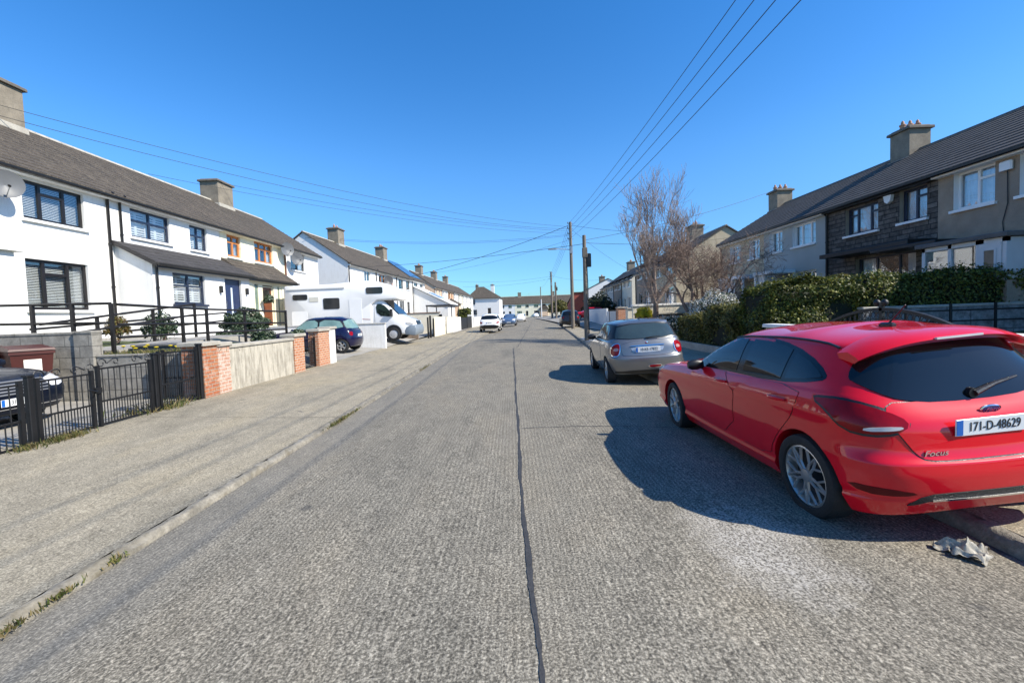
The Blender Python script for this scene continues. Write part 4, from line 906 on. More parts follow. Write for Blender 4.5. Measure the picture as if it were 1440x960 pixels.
# side wall of the drive in grey blockwork: tall part, pier, low part
pier('tall grey blockwork side wall behind the brown bins', -12.5, -9.12, 8.98, 9.14, .05, 1.54, block_m, name='garden_wall', cat='wall', capt=.05, over=.01, capm=block_m)
pier('grey block pier where the tall side wall steps down', -9.11, -8.72, 8.93, 9.16, .05, 1.55, block_m, over=.01, capm=block_m, capt=.05)
pier('low grey blockwork side wall under the yellow flowers', -8.71, -6.74, 8.98, 9.13, .05, 1.03, block_m, name='garden_wall', cat='wall', capt=.05, over=.01, capm=block_m)
pier('dark stone planter edge with slab top behind the yellow flowers', -8.6, -7.2, 9.72, 9.95, .9, 1.20, M('dark_slab', (.10, .10, .10), .8, .2, 4, 40, .3), name='garden_wall', cat='wall', capt=.05, over=.03, capm=M('slate_slab', (.17, .165, .16), .8, .2, 4, 40, .3))
# ramp handrails
def handrail(label, tops, mids, posts, zg, group='ramp handrails'):
    t = thing('handrail', label, 'railing', tops[0], group=group); o = Vector(tops[0])
    L = lambda p: Vector(p) - o
    for nm, pts in [('top_rail', tops)] + [('mid_rail', m) for m in mids]:
        m = MB()
        for a, b in zip(pts, pts[1:]): m.tube([L(a), L(b)], .030, 10)
        m.build(nm, rail_m, t)
    for (x, y, zt) in posts: MB().bar(L((x, y, zg)), L((x, y, zt)), .06, .06).build('post', rail_m, t)
    return t
handrail('long level black handrail running across the front of the ramp', [(-11.6, 9.3, 2.16), (-8.62, 9.3, 2.12)], [[(-11.6, 9.3, 1.76), (-8.62, 9.3, 1.70)]], [(-10.32, 9.3, 2.14), (-9.46, 9.3, 2.13), (-8.62, 9.3, 2.12)], .95)
handrail('level black handrail along the street side of the ramp above the stained wall', [(-8.6, 9.42, 2.1), (-8.55, 12.1, 2.02), (-8.0, 15.28, 1.95)], [[(-8.6, 9.42, 1.66), (-8.55, 12.1, 1.62), (-8.0, 15.28, 1.55)], [(-8.6, 9.42, 1.38), (-8.55, 12.1, 1.36), (-8.0, 15.28, 1.33)]], [(-8.55, 11.2, 2.04), (-8.55, 12.1, 2.02), (-8.42, 13.6, 1.98), (-8.0, 15.28, 1.99)], .95)
handrail('sloping inner black handrail rising towards the navy door', [(-10.4, 9.5, 1.72), (-10.2, 13.9, 2.26)], [[(-10.4, 9.5, 1.42), (-10.2, 13.9, 1.92)]], [(-10.38, 10.8, 1.88), (-10.3, 12.4, 2.08), (-10.2, 13.9, 2.28)], 1.0)
handrail('upper black handrail beside the white house wall behind the ramp', [(-11.4, 10.2, 1.62), (-11.2, 16.9, 2.02)], [[(-11.4, 10.2, 1.34), (-11.2, 16.9, 1.72)]], [(-11.35, 11.8, 1.74), (-11.3, 14.0, 1.86), (-11.2, 16.9, 2.04)], 1.0)
rs = MB(); rs.add([(-8.7, 9.5, .95), (-8.7, 15.1, .95), (-10.1, 15.1, .95), (-10.1, 9.5, .95), (-8.7, 9.5, 1.10), (-8.7, 15.1, 1.24), (-10.1, 15.1, 1.24), (-10.1, 9.5, 1.10)], [(0, 3, 2, 1), (4, 5, 6, 7), (0, 1, 5, 4), (1, 2, 6, 5), (2, 3, 7, 6), (3, 0, 4, 7)])
tag(rs.build('access_ramp', M('ramp_concrete', (.36, .34, .30), .9, .15, 2, 40, .3)), 'grey concrete access ramp climbing behind the black handrails', 'ramp')
# bins by the drive
def wheelie(label, x, y, rz, bm_, lm_, z=.10, h=1.1, group='wheelie bins by the dark car'):
    t = thing('wheelie_bin', label, 'bin', (x, y, z), (0, 0, rz), group)
    b = MB(); b.add([(-.22, -.24, .05), (.22, -.24, .05), (.22, .24, .05), (-.22, .24, .05), (-.29, -.34, h - .12), (.29, -.34, h - .12), (.29, .32, h - .12), (-.29, .32, h - .12), (-.31, -.36, h - .12), (.31, -.36, h - .12), (.31, .34, h - .12), (-.31, .34, h - .12), (-.31, -.36, h - .06), (.31, -.36, h - .06), (.31, .34, h - .06), (-.31, .34, h - .06)],
        [(3, 2, 1, 0), (0, 1, 5, 4), (1, 2, 6, 5), (2, 3, 7, 6), (3, 0, 4, 7), (4, 5, 9, 8), (5, 6, 10, 9), (6, 7, 11, 10), (7, 4, 8, 11), (8, 9, 13, 12), (9, 10, 14, 13), (10, 11, 15, 14), (11, 8, 12, 15), (12, 13, 14, 15)]); b.build('bin_body', bm_, t)
    l = MB(); l.add([(-.32, -.38, h - .05), (.32, -.38, h - .05), (.32, .34, h - .05), (-.32, .34, h - .05), (-.30, -.36, h - .01), (.30, -.36, h - .01), (.28, .30, h + .05), (-.28, .30, h + .05)], [(3, 2, 1, 0), (0, 1, 5, 4), (1, 2, 6, 5), (2, 3, 7, 6), (3, 0, 4, 7), (4, 5, 6, 7)]); l.build('lid', lm_, t)
    MB().tube([(-.2, .4, h - .1), (.2, .4, h - .1)], .018, 6).build('handle', blackp_m, t)
    for s in (-1, 1):
        w = MB(); w.lathe([(0, -.03), (.10, -.03), (.10, .03), (0, .03)], 'x', 16, (s * .25, .27, .10)); w.build('wheel', tyre_m, t)
    MB().box(-.12, .12, -.335, -.325, .62, .88).build('sticker', paper_m, t)
    return t
wheelie('brown wheelie bin with a printed paper sticker, nearest the grey block pier', -9.55, 8.45, R(60), bin_m, bin_m, .16)
wheelie('brown wheelie bin with a small white sticker, left of the other brown bin', -10.35, 8.5, R(75), bin_m, bin_m, .16)
wheelie('dark grey wheelie bin furthest left behind the dark car', -11.2, 8.45, R(80), bing_m, bing_m, .2)
# further left boundary
for k, (y, h_, w) in enumerate(((29.6, 1.55, .10), (30.3, 1.65, .12), (31.3, 1.45, .10))):
    tag(MB().bbox(kL(y) - 3.33 - w / 2, kL(y) - 3.33 + w / 2, y - w / 2, y + w / 2, .05, h_, .01).build('gate_post', rail_m), ['dark brown gate post just right of the motorhome nose, nearest of three', 'taller dark brown gate post, middle of three by the motorhome', 'dark brown gate post against the cream gate'][k], 'post', 'brown gate posts beside the motorhome')
def far_panel(label, y0, y1, z0, z1, mat, name='garden_wall', cat='wall', off=-3.33, t=.14, cap=None):
    x0, x1 = kL(y0) + off, kL(y1) + off
    m = MB(); m.add([(x0 - t, y0, z0), (x0, y0, z0), (x1, y1, z0), (x1 - t, y1, z0), (x0 - t, y0, z1), (x0, y0, z1), (x1, y1, z1), (x1 - t, y1, z1)], [(3, 2, 1, 0), (4, 5, 6, 7), (0, 1, 5, 4), (1, 2, 6, 5), (2, 3, 7, 6), (3, 0, 4, 7)])
    return tag(m.build(name, mat), label, cat)
far_panel('cream solid gate right of the brown gate posts', 31.5, 35.6, .1, 1.55, cream_p, 'drive_gate', 'gate', t=.06)
tag(MB().bbox(-6.0, -5.78, 35.75, 36.0, .05, 1.75, .01).build('gate_post', rail_m), 'tall dark post at the right end of the cream gate', 'post')
far_panel('white and brown side gate after the tall dark post', 36.2, 38.6, .1, 1.5, cream_p, 'side_gate', 'gate', t=.06)
far_panel('white garden wall with a stained foot, after the side gate', 38.8, 43.5, .05, 1.45, whitest_m)
far_panel('black solid drive gate in the far white walls', 43.7, 47.5, .1, 1.35, black_m, 'drive_gate', 'gate', t=.06)
far_panel('dark slatted drive gate beyond the black gate', 47.9, 51.5, .1, 1.45, gut_m, 'drive_gate', 'gate', t=.06)
far_panel('white gate pillar beyond the dark gates', 51.6, 52.6, .05, 1.65, white_r, 'gate_pier', 'pier', t=.5)
far_panel('white garden wall before the white crossover car', 53.5, 68, .05, 1.3, white_r)
far_panel('long white garden wall beyond the white crossover car', 69, 118, .05, 1.5, white_r)
pier('cream garden wall with a brown coping beyond the motorhome', -9.4, -6.0, 36.0, 36.2, .05, 1.95, cream_p, name='garden_wall', cat='wall', capm=M('brown_coping', (.22, .14, .10), .9, .2, 3, 30, .3), capt=.08)
pier('brown wooden fence panel between the motorhome nose and the posts', -7.6, -6.3, 28.9, 29.0, .1, 1.5, wood_mat('fence_wood', (.18, .13, .09), (.28, .21, .15)), cap=False, name='fence_panel', cat='fence')
cp = thing('carport_canopy', 'dark flat canopy over a drive in the far left gardens', 'canopy', (-7.6, 48.5, .3)); MB().box(-1.4, 1.4, -3, 3, 2.35, 2.5).build('roof', tarp_m, cp)
for a in (-1.3, 1.3):
    for b in (-2.9, 2.9): MB().box(a - .05, a + .05, b - .05, b + .05, -.2, 2.35).build('post', tarp_m, cp)

# ------------------------------------------------------------------ right boundary
pier('dark red brick front wall with white coping at the right edge', 6.42, 6.66, .5, 5.95, .1, 1.10, brickd_m, name='garden_wall', cat='wall', capm=white_r, over=.09, capt=.09)
def arch_gate(label, p, q, z0, z1, rise, mat):
    p = Vector((p[0], p[1], 0)); q = Vector((q[0], q[1], 0)); d = q - p; L = d.length
    t = thing('arched_gate', label, 'gate', (p.x, p.y, 0), (0, 0, math.atan2(d.y, d.x)))
    f = MB(); top = lambda x: z1 + rise * (1 - ((x - L / 2) / (L / 2)) ** 2)
    N = 22
    for i in range(N):
        a, b = L * i / N, L * (i + 1) / N
        f.add([(a, -.03, top(a) - .02), (a, .03, top(a) - .02), (a, .03, top(a) + .035), (a, -.03, top(a) + .035), (b, -.03, top(b) - .02), (b, .03, top(b) - .02), (b, .03, top(b) + .035), (b, -.03, top(b) + .035)], [(0, 1, 2, 3), (7, 6, 5, 4), (0, 4, 5, 1), (1, 5, 6, 2), (2, 6, 7, 3), (3, 7, 4, 0)])
        f.bar((a, 0, top(a) - .16), (b, 0, top(b) - .16), .015, .02)
    f.box(0, .06, -.03, .03, z0, z1); f.box(L - .06, L, -.03, .03, z0, z1); f.box(L / 2 - .03, L / 2 + .03, -.03, .03, z0, top(L / 2) + .12); f.box(.06, L - .06, -.02, .02, z0 + .06, z0 + .1)
    f.build('frame', mat, t)
    b = MB(); n = 26
    for i in range(1, n): b.tube([(L * i / n, 0, z0 + .1), (L * i / n, 0, top(L * i / n) - .02)], .008, 5, caps=False)
    b.build('railing_bars', mat, t)
    s = MB()
    for i in range(n):
        x = L * (i + .5) / n; zc = top(x) - .085; s.tube([(x + .042 * math.cos(a), 0, zc + .055 * math.sin(a)) for a in [k * PI / 5 for k in range(11)]], .007, 4, caps=False)
    s.build('scroll', mat, t)
    s = MB(); s.lathe([(0, .0), (.03, .0), (.055, .05), (.05, .09), (.02, .12), (0, .125)], 'z', 12, (L / 2 - .06, 0, top(L / 2) + .06)); s.lathe([(0, .0), (.03, .0), (.055, .05), (.05, .09), (.02, .12), (0, .125)], 'z', 12, (L / 2 + .1, 0, top(L / 2) + .06)); s.build('finial', iron_m, t)
    return t
arch_gate('black arched iron double gate with ring scrolls behind the red car', (6.5, 6.0), (6.5, 9.1), .12, 1.02, .42, iron_m)
pier('weathered grey block dividing wall under the shaded hedge', 8.78, 14., 10.74, 10.90, .3, 1.45, wallblock_m, name='garden_wall', cat='wall', capt=.06, over=.02, capm=coping_m)
rl = thing('garden_railing', 'black post-and-rail frame in front of the grey dividing wall', 'railing', (9.0, 10.55, .3))
for z in (.72, .98): MB().box(-.1, 4.9, -.012, .012, z, z + .035).build('rail', iron_m, rl)
for x in (.65, 1.75, 2.85, 4.0): MB().box(x - .03, x + .03, -.035, -.013, 0, 1.17).build('post', iron_m, rl)
pier('white-capped low wall at the foot of the tall front hedge', 6.32, 6.52, 9.25, 10.7, .1, 1.12, M('dull_render', (.35, .33, .3), .9, .15, 3, 40, .3), name='garden_wall', cat='wall', capm=white_r, over=.06, capt=.08)
pier('low grey kerb wall under the small clipped hedges', 6.38, 6.50, 11.5, 17.6, .1, .34, coping_m, cap=False, name='garden_wall', cat='wall')
pier('cream rendered wall with white coping behind the bare trees', 6.75, 10.6, 23.9, 24.08, .1, 1.86, cream_p, name='garden_wall', cat='wall', capm=white_r, capt=.1, over=.05)
pier('low dark brick wall in front of the cream wall', 6.72, 9.9, 23.3, 23.5, .1, 1.36, brick_mat('brown_brick', (.16, .09, .06), (.2, .12, .08), (.2, .17, .14)), name='garden_wall', cat='wall', capm=coping_m)
pier('brown brick end block of the cream wall under the leaning tree', 10.0, 10.9, 22.9, 23.2, .1, 1.75, brick_mat('brown_brick2', (.2, .11, .07), (.25, .14, .09), (.2, .17, .14)))
pier('brick gate pier with a stone cap, right of the white gate', 6.85, 7.4, 27.6, 28.1, .1, 1.78, brick2_m)
pier('cream pier beside the brick gate pier', 7.0, 7.5, 25.9, 26.4, .1, 1.70, cream_p)
pier('dark brown brick pier left of the yellow bush', 7.05, 7.5, 24.6, 25.1, .1, 1.72, brick_mat('brown_brick3', (.14, .08, .06), (.19, .11, .08), (.2, .17, .14)))
def far_panel_r(label, y0, y1, z0, z1, mat, name='garden_wall', cat='wall', off=3.3, t=.14):
    x0, x1 = kR(y0) + off, kR(y1) + off
    m = MB(); m.add([(x0, y0, z0), (x0 + t, y0, z0), (x1 + t, y1, z0), (x1, y1, z0), (x0, y0, z1), (x0 + t, y0, z1), (x1 + t, y1, z1), (x1, y1, z1)], [(3, 2, 1, 0), (4, 5, 6, 7), (0, 1, 5, 4), (1, 2, 6, 5), (2, 3, 7, 6), (3, 0, 4, 7)])
    return tag(m.build(name, mat), label, cat)
iron('iron_gate', 'dark green gate left of the brick gate pier', 'gate', (6.95, 30.6), (6.9, 28.3), .12, 1.6, 8, False)
far_panel_r('white garden wall by the far pole', 31.2, 36.0, .1, 1.5, white_r)
far_panel_r('tall white wall behind the white garden wall', 36.2, 50, .1, 1.75, white_r)
far_panel_r('black iron drive gate between the poles and the white wall', 52, 56, .1, 1.6, black_m, 'drive_gate', 'gate', t=.05)
far_panel_r('long grey garden wall beyond the dark parked car', 57, 110, .1, 1.3, coping_m)
pv = sheet('driveway', [[(kR(y) + .15, y, .027), (kR(y) + 1.6, y, .071), (kR(y) + 3.0, y, .12)] for y in (21.9, 25.6)], M('pale_crossing', (.42, .40, .36), .9, .15, 2, 40, .3), kind='structure')

# ------------------------------------------------------------------ plants
def leaves(n, sampler, size, jitter=.4, aspect=1.6, up=.0):
    """n small leaf quads; sampler(n) gives points and outward directions"""
    P, D = sampler(n)
    Nn = D + nrng.normal(0, .75, P.shape); Nn[:, 2] += up; Nn /= np.linalg.norm(Nn, axis=1, keepdims=True) + 1e-9
    T = np.cross(Nn, nrng.normal(0, 1, P.shape)); T /= np.linalg.norm(T, axis=1, keepdims=True) + 1e-9
    B = np.cross(Nn, T); s = size * (1 + nrng.uniform(-jitter, jitter, (n, 1)))
    a, b = T * s * aspect * .5, B * s * .5
    V = np.stack([P - a, P + b * .9 - a * .1, P + a, P - b * .9 - a * .1], 1).reshape(-1, 3)
    return V
def leafmesh(name, V, mat, parent=None, **kw):
    n = len(V) // 4; me = bpy.data.meshes.new(name); me.vertices.add(len(V)); me.vertices.foreach_set('co', V.astype(np.float32).ravel())
    me.loops.add(n * 4); me.loops.foreach_set('vertex_index', np.arange(n * 4, dtype=np.int32)); me.polygons.add(n)
    me.polygons.foreach_set('loop_start', np.arange(0, n * 4, 4, dtype=np.int32)); me.update(calc_edges=True); me.materials.append(mat)
    return link(me, name, parent, **kw)
def lump(x, k):  # smooth pseudo noise for uneven outlines
    return np.sin(x[:, 0] * 2.1 * k + 1.3) * .5 + np.sin(x[:, 1] * 2.7 * k + x[:, 2] * 1.9) * .5 + np.sin(x[:, 2] * 3.3 * k + x[:, 0] * 1.1 + .7) * .5
def boxhedge(label, x0, x1, y0, y1, z0, z1, n, size, mat, rough=.07, name='hedge', sprigs=.12):
    c = np.array([(x0 + x1) / 2, (y0 + y1) / 2, z0]); h = np.array([(x1 - x0) / 2, (y1 - y0) / 2, z1 - z0])
    def samp(n):
        A = np.array([h[1] * h[2], h[1] * h[2], h[0] * h[2], h[0] * h[2], h[0] * h[1] * 2.2]); f = nrng.choice(5, n, p=A / A.sum())
        u, v = nrng.uniform(-1, 1, n), nrng.uniform(-1, 1, n); P = np.zeros((n, 3)); D = np.zeros((n, 3))
        for k, (ax, sg) in enumerate(((0, -1), (0, 1), (1, -1), (1, 1), (2, 1))):
            m = f == k
            if ax == 2: P[m] = np.stack([u[m] * h[0], v[m] * h[1], np.full(m.sum(), h[2])], 1)
            elif ax == 0: P[m] = np.stack([np.full(m.sum(), sg * h[0]), u[m] * h[1], (v[m] + 1) / 2 * h[2]], 1)
            else: P[m] = np.stack([u[m] * h[0], np.full(m.sum(), sg * h[1]), (v[m] + 1) / 2 * h[2]], 1)
            D[m, ax] = sg
        # round the top edges, push lumps in and out, and let sprigs stick out
        e = np.clip((P[:, 2] / h[2] - .75) / .25, 0, 1) ** 2
        P[:, 0] *= 1 - e * .10; P[:, 1] *= 1 - e * .10
        P += D * (rough * lump(P + c, 1.6))[:, None] - D * (nrng.exponential(.05, n))[:, None]
        q = nrng.uniform(size=n) < sprigs; P[q] += D[q] * nrng.uniform(.0, .11, (q.sum(), 1)); P[q, 2] += nrng.uniform(0, .07, q.sum())
        D[:, 2] += .35
        return P, D
    t = thing(name, label, 'hedge', tuple(c))
    leafmesh('foliage', leaves(n, samp, size), mat, t)
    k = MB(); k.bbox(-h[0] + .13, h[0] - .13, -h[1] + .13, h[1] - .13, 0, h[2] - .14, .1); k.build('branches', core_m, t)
    return t
def ballbush(label, c, r, n, size, mat, name='bush', cat='bush', core=True, mat2=None, frac=.0):
    c = np.array(c); r = np.array(r)
    def samp(n):
        D = nrng.normal(0, 1, (n, 3)); D[:, 2] = np.abs(D[:, 2]) * .9 - .25; D /= np.linalg.norm(D, axis=1, keepdims=True)
        P = D * r * (1 - nrng.exponential(.10, (n, 1))) * (1 + .16 * lump(D * 2.2 + c, 1.5))[:, None]
        return P, D
    t = thing(name, label, cat, tuple(c))
    n2 = int(n * frac)
    leafmesh('foliage', leaves(n - n2, samp, size), mat, t)
    if n2: leafmesh('blossom', leaves(n2, lambda k: (lambda PD: (PD[0] * 1.03, PD[1]))(samp(k)), size * .9), mat2, t)
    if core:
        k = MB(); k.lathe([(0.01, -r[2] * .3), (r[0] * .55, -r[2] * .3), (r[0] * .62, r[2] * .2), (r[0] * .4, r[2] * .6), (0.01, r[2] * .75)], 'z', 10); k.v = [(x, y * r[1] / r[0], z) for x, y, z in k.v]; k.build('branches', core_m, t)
    else:
        k = MB()
        for i in range(7):
            a = i * 2.4; k.tube([(0, 0, -r[2]), (r[0] * .5 * math.cos(a), r[1] * .5 * math.sin(a), 0), (r[0] * .8 * math.cos(a), r[1] * .8 * math.sin(a), r[2] * .7)], [.012, .008, .004], 5)
        k.build('stem', bark_m, t)
    return t
boxhedge('tall clipped hedge behind the roof of the red car', 6.55, 9.0, 10.95, 12.5, .12, 2.06, 36000, .046, hedge_m, .17)
boxhedge('long hedge above the grey dividing wall, its right half in shade', 8.95, 13.9, 10.96, 11.9, .5, 2.28, 32000, .046, hedge_m, .12)
boxhedge('low olive hedge left of the tall hedge', 6.6, 8.1, 12.7, 14.9, .12, 1.62, 17000, .05, hedgey_m, .14)
boxhedge('small square dark hedge behind the grey hatchback', 6.6, 7.6, 15.1, 17.2, .12, 1.24, 11000, .048, hedgey_m, .08)
ballbush('white-blossomed bush above the low hedges', (8.35, 17.6, 1.35), (.95, .9, .8), 7000, .05, shrub_m, core=True, mat2=blossom_m, frac=.55, name='flowering_bush')
ballbush('bright golden-yellow bush in front of the cream wall', (6.95, 22.6, 1.28), (.42, .5, .42), 2600, .05, gold_m)
ballbush('olive shrub rising behind the tall hedge before the stone house', (9.4, 12.6, 1.95), (.9, .6, .42), 5200, .055, hedgey_m)
ballbush('white-flowered low shrub by the low brick wall', (7.6, 20.6, .75), (.8, .6, .5), 2600, .05, shrub_m, mat2=blossom_m, frac=.5, name='flowering_bush')
ballbush('variegated green shrub in front of the cream porch', (-10.1, 16.4, 1.5), (.75, .7, .6), 5200, .055, shrub_m)
ballbush('dark leafy shrub behind the ramp handrails, left of the door', (-10.6, 13.0, 1.45), (.42, .42, .55), 1500, .05, shrub_m, core=False)
ballbush('small copper-tipped shrub in front of the shuttered porch window', (-10.9, 11.9, 1.5), (.26, .28, .40), 900, .045, leaf_mat('copper_leaf', [(.10, .06, .02), (.18, .12, .03), (.08, .10, .02)]), core=False)
boxhedge('low green hedge row along the ramp', -9.9, -8.3, 14.3, 15.2, .9, 1.28, 5000, .045, shrub_m, .05)
ballbush('dark creeper on the gate pier left of the small iron gate', (-6.5, 13.1, 1.22), (.16, .22, .12), 500, .05, shrub_m, name='creeper', core=False)
ballbush('dark green bush in the far right gardens', (11.8, 58, 1.8), (2.0, 3.0, 2.0), 3500, .16, hedged_m)
boxhedge('dark hedge between the far white walls on the left', -6.6, -5.2, 52.8, 56, .1, 2.3, 4000, .12, hedge_m, .1)
ballbush('green bush at the foot of the far poles', (11.8, 105, 2.2), (2.6, 2.6, 2.2), 2600, .25, hedgey_m)
for (x, y, s, lb) in ((-13.05 + .75, 22.0, .26, 'hanging basket left of the cream house door'), (-12.3, 24.7, .28, 'hanging basket at the right corner of the cream porch')):
    t = thing('hanging_basket', lb, 'hanging basket', (-12.55, y + .4, 2.75)); 
    MB().lathe([(0.01, -.18), (.11, -.14), (.17, 0), (.17, .02), (.15, .02), (.01, 0)], 'z', 14).build('basket', rail_m, t)
    def samp(n):
        D = nrng.normal(0, 1, (n, 3)); D /= np.linalg.norm(D, axis=1, keepdims=True); P = D * np.array([.26, .26, .2]) * nrng.uniform(.5, 1, (n, 1)); P[:, 2] += .06 - .12 * (np.abs(P[:, 0]) > .15); return P, D
    leafmesh('foliage', leaves(420, samp, .07), shrub_m, t)
    k = MB()
    for a in (0, 2.1, 4.2): k.tube([(.16 * math.cos(a), .16 * math.sin(a), 0), (0, 0, .42)], .004, 4)
    k.tube([(0, 0, .42), (-.3, 0, .5)], .012, 5); k.build('chain', black_m, t)
# yellow flowers in the bed
for i in range(11):
    x, y = -7.0 - i * .145 + rng.uniform(-.04, .04), 9.25 + rng.uniform(.02, .3)
    t = thing('daffodil', 'small yellow flower in the bed above the low block wall', 'flower', (x, y, 1.0), (0, 0, rng.uniform(0, 6)), 'yellow flowers above the low block wall')
    h_ = rng.uniform(.10, .2); MB().tube([(0, 0, 0), (.01, 0, h_)], .004, 4).build('stem', weed_m, t)
    MB().lathe([(0.005, h_ - .01), (.03, h_), (.045, h_ + .02), (.02, h_ + .03), (.005, h_ + .01)], 'z', 7, (.01, 0, 0)).build('bloom', yellow_m, t)
# grass and weeds: uncountable
def tuft(c, r, n, h):
    P = np.array(c) + np.stack([nrng.normal(0, r[0], n), nrng.normal(0, r[1], n), np.zeros(n)], 1)
    a = nrng.uniform(0, 2 * PI, n); w = nrng.uniform(.003, .008, n); hh = h * nrng.uniform(.35, 1, n); le = nrng.normal(0, .45, (n, 2)) * hh[:, None]
    dx = np.stack([np.cos(a) * w, np.sin(a) * w, np.zeros(n)], 1); tip = P + np.concatenate([le, hh[:, None]], 1); midp = P * .5 + tip * .5 + np.array([0, 0, .15]) * hh[:, None]
    return np.stack([P - dx, P + dx, midp + dx * .8, tip], 1).reshape(-1, 4, 3).reshape(-1, 3)
V = [tuft((XB + .12, y, .10), (.07, .12), 160, .09) for y in (5.4, 5.75, 6.0)] + [tuft((XB - .25, y, .10), (.16, .15), 90, .15) for y in (7.3, 7.9, 8.4)]
V += [tuft((kL(2.62) - .0, 2.62, -.06), (.012, .07), 90, .045), tuft((kL(3) - .0, 3.0, -.06), (.012, .04), 60, .05), tuft((kL(2.3) - .0, 2.3, -.06), (.02, .05), 110, .04), tuft((kL(6.9), 6.9, -.06), (.025, .22), 320, .06), tuft((kL(7.5) - .0, 7.5, -.06), (.02, .25), 160, .05), tuft((kL(14) - .0, 14, -.06), (.03, .5), 160, .06)]
V += [tuft((XB + .05, 7.75, .1), (.08, .2), 200, .12), tuft((-7.8, 9.3, 1.0), (.6, .12), 900, .12)]
leafmesh('weeds', np.concatenate(V), weed_m, kind='stuff')

# ------------------------------------------------------------------ bare trees
def tree(label, base, h, seed, lean=(0, 0), spread=.55, upright=.6, levels=5, r0=.14, mat=None, tw=None, forks=None, group='bare street trees', catk='tree', dens=1.0):
    r = random.Random(seed); t = thing('bare_tree', label, catk, base, group=group); mat = mat or bark_m
    trunk = MB(); limbs = MB()
    def grow(p, d, L, rad, lv, mb):
        n = 4 if lv < 2 else 3; pts = [p]; rr = [rad]; q = Vector(p); dd = Vector(d)
        for i in range(n):
            dd = (dd + Vector((r.gauss(0, .13), r.gauss(0, .13), r.gauss(0, .09) + upright * .10 * (lv > 0)))).normalized()
            q = q + dd * L / n; pts.append(q.copy()); rr.append(max(.0065, rad * (1 - .45 * (i + 1) / n)))
        mb.tube(pts, rr, 8 if lv < 2 else (5 if lv < 3 else 3), caps=False)
        if lv >= levels: return
        kids = int((r.choice((3, 4)) if lv < 2 else r.choice((3, 4, 5))) * dens + .5)
        for k in range(kids):
            f = r.uniform(.35, 1.0) if k else 1.0; idx = min(n, max(1, round(f * n))); o = pts[idx]
            ang = r.uniform(.35, .95) * spread * (1.25 if lv > 1 else 1) if k else r.uniform(.0, .25)
            az = r.uniform(0, 2 * PI); ax = dd.orthogonal().normalized(); ax.rotate(Matrix.Rotation(az, 3, dd)); nd = dd.copy(); nd.rotate(Matrix.Rotation(ang * 1.6, 3, ax))
            nd = (nd + Vector((0, 0, upright * .35))).normalized()
            grow(o, nd, L * r.uniform(.58, .82), rr[idx] * r.uniform(.55, .72) if k else rr[idx] * .85, lv + 1, limbs)
    th = h * .16
    q = Vector((lean[0] * .2, lean[1] * .2, th)); trunk.tube([(0, 0, -.3), (0, 0, 0), q * .5, q], [r0 * 1.35, r0 * 1.15, r0, r0 * .92], 10, caps=False)
    for f in forks or ((lean[0], lean[1], 1.0),): grow(q, Vector(f[:3]).normalized(), h * .27 * (f[3] if len(f) > 3 else 1), r0 * .72, 0, limbs)
    trunk.build('trunk', mat, t, smooth=True, angle=180, fixn=False); limbs.build('crown', tw or mat, t, smooth=True, angle=180, fixn=False)
    return t
tree('tall bare tree with pale upright twigs in front of the cream wall', (7.35, 21.9, .35), 8.9, 21, (.0, 0), .46, .85, 5, .14, bark_m, barkp_m, ((.0, .05, 1, 1.12), (-.30, 0, 1, .78), (.30, .05, .95, .8), (-.5, -.2, .9, .62), (.5, .2, .9, .6)), dens=.92)
tree('bare spreading tree with a leaning trunk, right of the tall one', (8.35, 19.9, .4), 5.3, 8, (-.4, 0), .8, .14, 5, .13, bark_m, bark_m, ((-.55, .0, .9), (.18, 0, 1.0), (.75, -.1, .62)), dens=.92)
tree('third bare spreading tree beside the leaning trunk', (9.3, 20.8, .4), 5.6, 17, (.1, 0), .8, .14, 5, .11, bark_m, bark_m, ((.2, 0, 1), (.95, .1, .62, 1.15), (.6, -.2, .9), (-.3, 0, .9)), dens=.95)
tree('small bare tree beyond the roofs at the end of the street', (5.5, 196, .2), 12, 31, (0, 0), .7, .4, 4, .3, bark_m, barkp_m, group=None)

# ------------------------------------------------------------------ poles and wires
def pole(label, x, y, h, r0=.16, r1=.11, ins=True, arm=None, box=False, lean=0):
    t = thing('utility_pole', label, 'pole', (x, y, .1), (0, lean, 0), 'wooden poles along the right pavement')
    MB().tube([(0, 0, -.4), (0, 0, h * .5), (0, 0, h - .1)], [r0, (r0 + r1) / 2, r1], 14).build('pole_shaft', wood_pole_m, t)
    if ins:
        for k in range(4):
            z = h - .22 - k * .46; m = MB(); m.tube([(r1 * .8, 0, z - .03), (r1 + .12, 0, z - .03), (r1 + .12, 0, z + .02)], .014, 6); m.lathe([(0.005, -.02), (.045, -.02), (.05, .05), (.03, .09), (.045, .12), (.005, .14)], 'z', 10, (-r1 - .10, 0, z)); m.tube([(-r1 * .8, 0, z), (-r1 - .1, 0, z)], .014, 6); m.build('insulator', cap_m, t)
        MB().bbox(-.13, .13, -r0 - .06, -r0 + .02, h - 2.9, h - 2.25, .02).build('sleeve', steel_m, t)
    if arm:
        MB().tube([(0, 0, arm), (-.8, -.05, arm + .06), (-1.35, -.1, arm + .08)], [.035, .03, .03], 8).build('lamp_arm', steel_m, t)
        MB().bbox(-2.05, -1.3, -.19, -.02, arm + .02, arm + .14, .03).build('lamp_head', steel_m, t)
    if box:
        MB().bbox(r1 - .02, r1 + .24, -.1, .1, h - 1.75, h - 1.05, .03).build('junction_box', blackp_m, t); MB().tube([(r1 + .02, -.02, h - 1.7), (r1 + .04, -.02, h - 2.6), (r1 + .05, 0, .3)], .022, 6).build('cable_guard', blackp_m, t)
        MB().bbox(-r1 - .02, r1 + .05, -r1 - .03, r1 + .03, h - 1.25, h - .75, .02).build('pole_band', cap_m, t)
    return t
